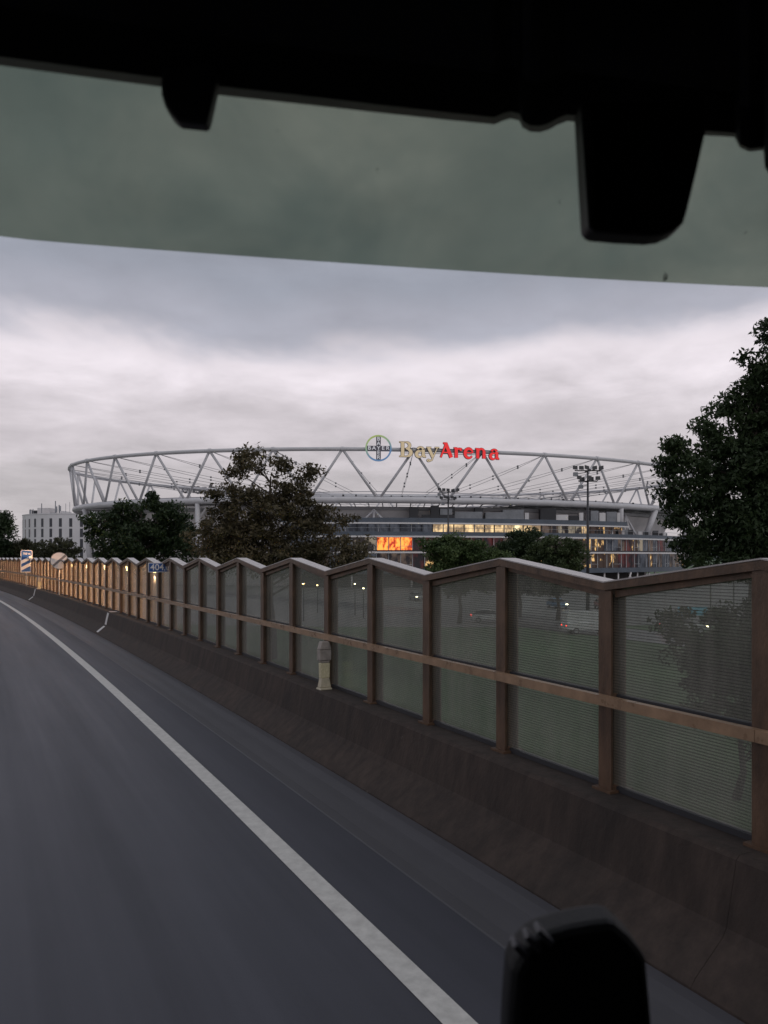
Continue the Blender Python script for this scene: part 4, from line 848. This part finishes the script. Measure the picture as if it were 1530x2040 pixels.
# tinted outside visor
vm = bpy.data.materials.new('visor_smoked_green_acrylic'); vm.use_nodes = True; t3 = vm.node_tree; t3.nodes.clear()
g3 = N(t3, 'ShaderNodeTexCoord'); n3 = N(t3, 'ShaderNodeTexNoise', Scale=3.2, Detail=5.0, Roughness=.55, Distortion=.6); L(t3, g3.outputs['Object'], n3.inputs['Vector'])
c3 = ramp(t3, n3.outputs['Fac'], [(.3, (.50,.55,.49)), (.7, (.66,.68,.59))], 'LINEAR')
sp3 = N(t3, 'ShaderNodeTexNoise', Scale=26.0, Detail=2.0, Roughness=.5); L(t3, g3.outputs['Object'], sp3.inputs['Vector'])
spk = ramp(t3, sp3.outputs['Fac'], [(.735, (1,1,1)), (.77, (.45,.45,.45))], 'LINEAR')
m3_ = N(t3, 'ShaderNodeMix', _data_type='RGBA', _blend_type='MULTIPLY'); m3_.inputs[0].default_value = 1; L(t3, c3.outputs[0], m3_.inputs[6]); L(t3, spk.outputs[0], m3_.inputs[7])
tr3 = N(t3, 'ShaderNodeBsdfTransparent'); L(t3, m3_.outputs[2], tr3.inputs[0])
tl3 = N(t3, 'ShaderNodeBsdfTranslucent'); tl3.inputs[0].default_value = (.16,.18,.15,1)
mm3 = N(t3, 'ShaderNodeMixShader', Fac=.10); L(t3, tr3.outputs[0], mm3.inputs[1]); L(t3, tl3.outputs[0], mm3.inputs[2])
o3 = N(t3, 'ShaderNodeOutputMaterial'); L(t3, mm3.outputs[0], o3.inputs[0])
vv = []; vf = []
VR = np.linspace(-1.38, 1.38, 45)
for r in VR:
    f0 = Vf(r); vv += [T(r, f0, .50), T(r, f0-.10, .66), T(r, f0-.24, .82), T(r, f0-.243, .816), T(r, f0-.104, .657), T(r, f0-.0045, .499)]
for i in range(len(VR)-1):
    for k in range(6): vf.append((i*6+k, i*6+(k+1)%6, (i+1)*6+(k+1)%6, (i+1)*6+k))
link('sun_visor', MB().add(vv, vf+[(5,4,3,2,1,0), tuple((len(VR)-1)*6+k for k in range(6))]).me(), vm, cab, smooth=False)
for r in (-1.15, -.5, 1.15): link('visor_bracket', MB().tube([T(r, Vf(r)-.24, .83), T(r, Ff(r)-.05, .86)], .018, 8).me(), BLACK, cab)
# fittings hanging from the header
def outline_solid(name, pts, Z, depth, m, parent, bev=.006):
    return bevel(link(name, MB().prism([px(x, y, Z) for x, y in pts], (0, depth, 0)).me(), m, parent), bev, 3)
SHELL = mat('cab_dark_grey_plastic', (.022,.022,.028), .5, spec=.35, bump=.15, bscale=300)
outline_solid('roller_blind_end', [(322,120),(319,165),(320,185),(327,208),(340,228),(352,240),(411,246),(417,225),(429,170),(432,120)], .775, .018, SHELL, cab, .004)
outline_solid('sensor_housing', [(1156,200),(1163,330),(1170,448),(1183,460),(1240,465),(1300,468),(1325,465),(1348,455),(1364,441),(1372,415),(1390,340),(1409,255),(1409,200)], .80, .03, BLACK, cab, .006)
outline_solid('sensor_side_cover', [(1157,215),(1172,450),(1184,458),(1190,400),(1186,300),(1184,215)], .796, .01, SHELL, cab, .002)
# device standing on the dashboard
dz_ = .76; bx_ = px(1145, 2040, dz_); dev = empty('dashboard_device', (bx_.x, dz_-.03, CAMH-.758), 'black plastic device with rounded top and vent ribs at the bottom right', 'device')
outline_solid('case', [(985,2500),(990,2100),(996,1960),(1002,1885),(1012,1862),(1040,1833),(1062,1820),(1105,1806),(1150,1797),(1186,1793),(1200,1797),(1228,1822),(1245,1843),(1258,1864),(1264,1930),(1272,2020),(1280,2500)], dz_, -.05, BLACK, dev, .012)
RIBM = mat('vent_rib_grey', (.07,.07,.085), .45)
for k, (x, y) in enumerate(((1034,1896),(1058,1878),(1082,1866))):
    outline_solid('vent_rib', [(x-13,y-6),(x-5,y-13),(x+24,y+14),(x+15,y+22)], dz_-.056, .02, RIBM, dev, .001)
link('stand', MB().box((bx_.x-.06, dz_-.07, CAMH-.759), (bx_.x+.06, dz_+.04, px(0, 2498, dz_).z)).me(), BLACK, dev)
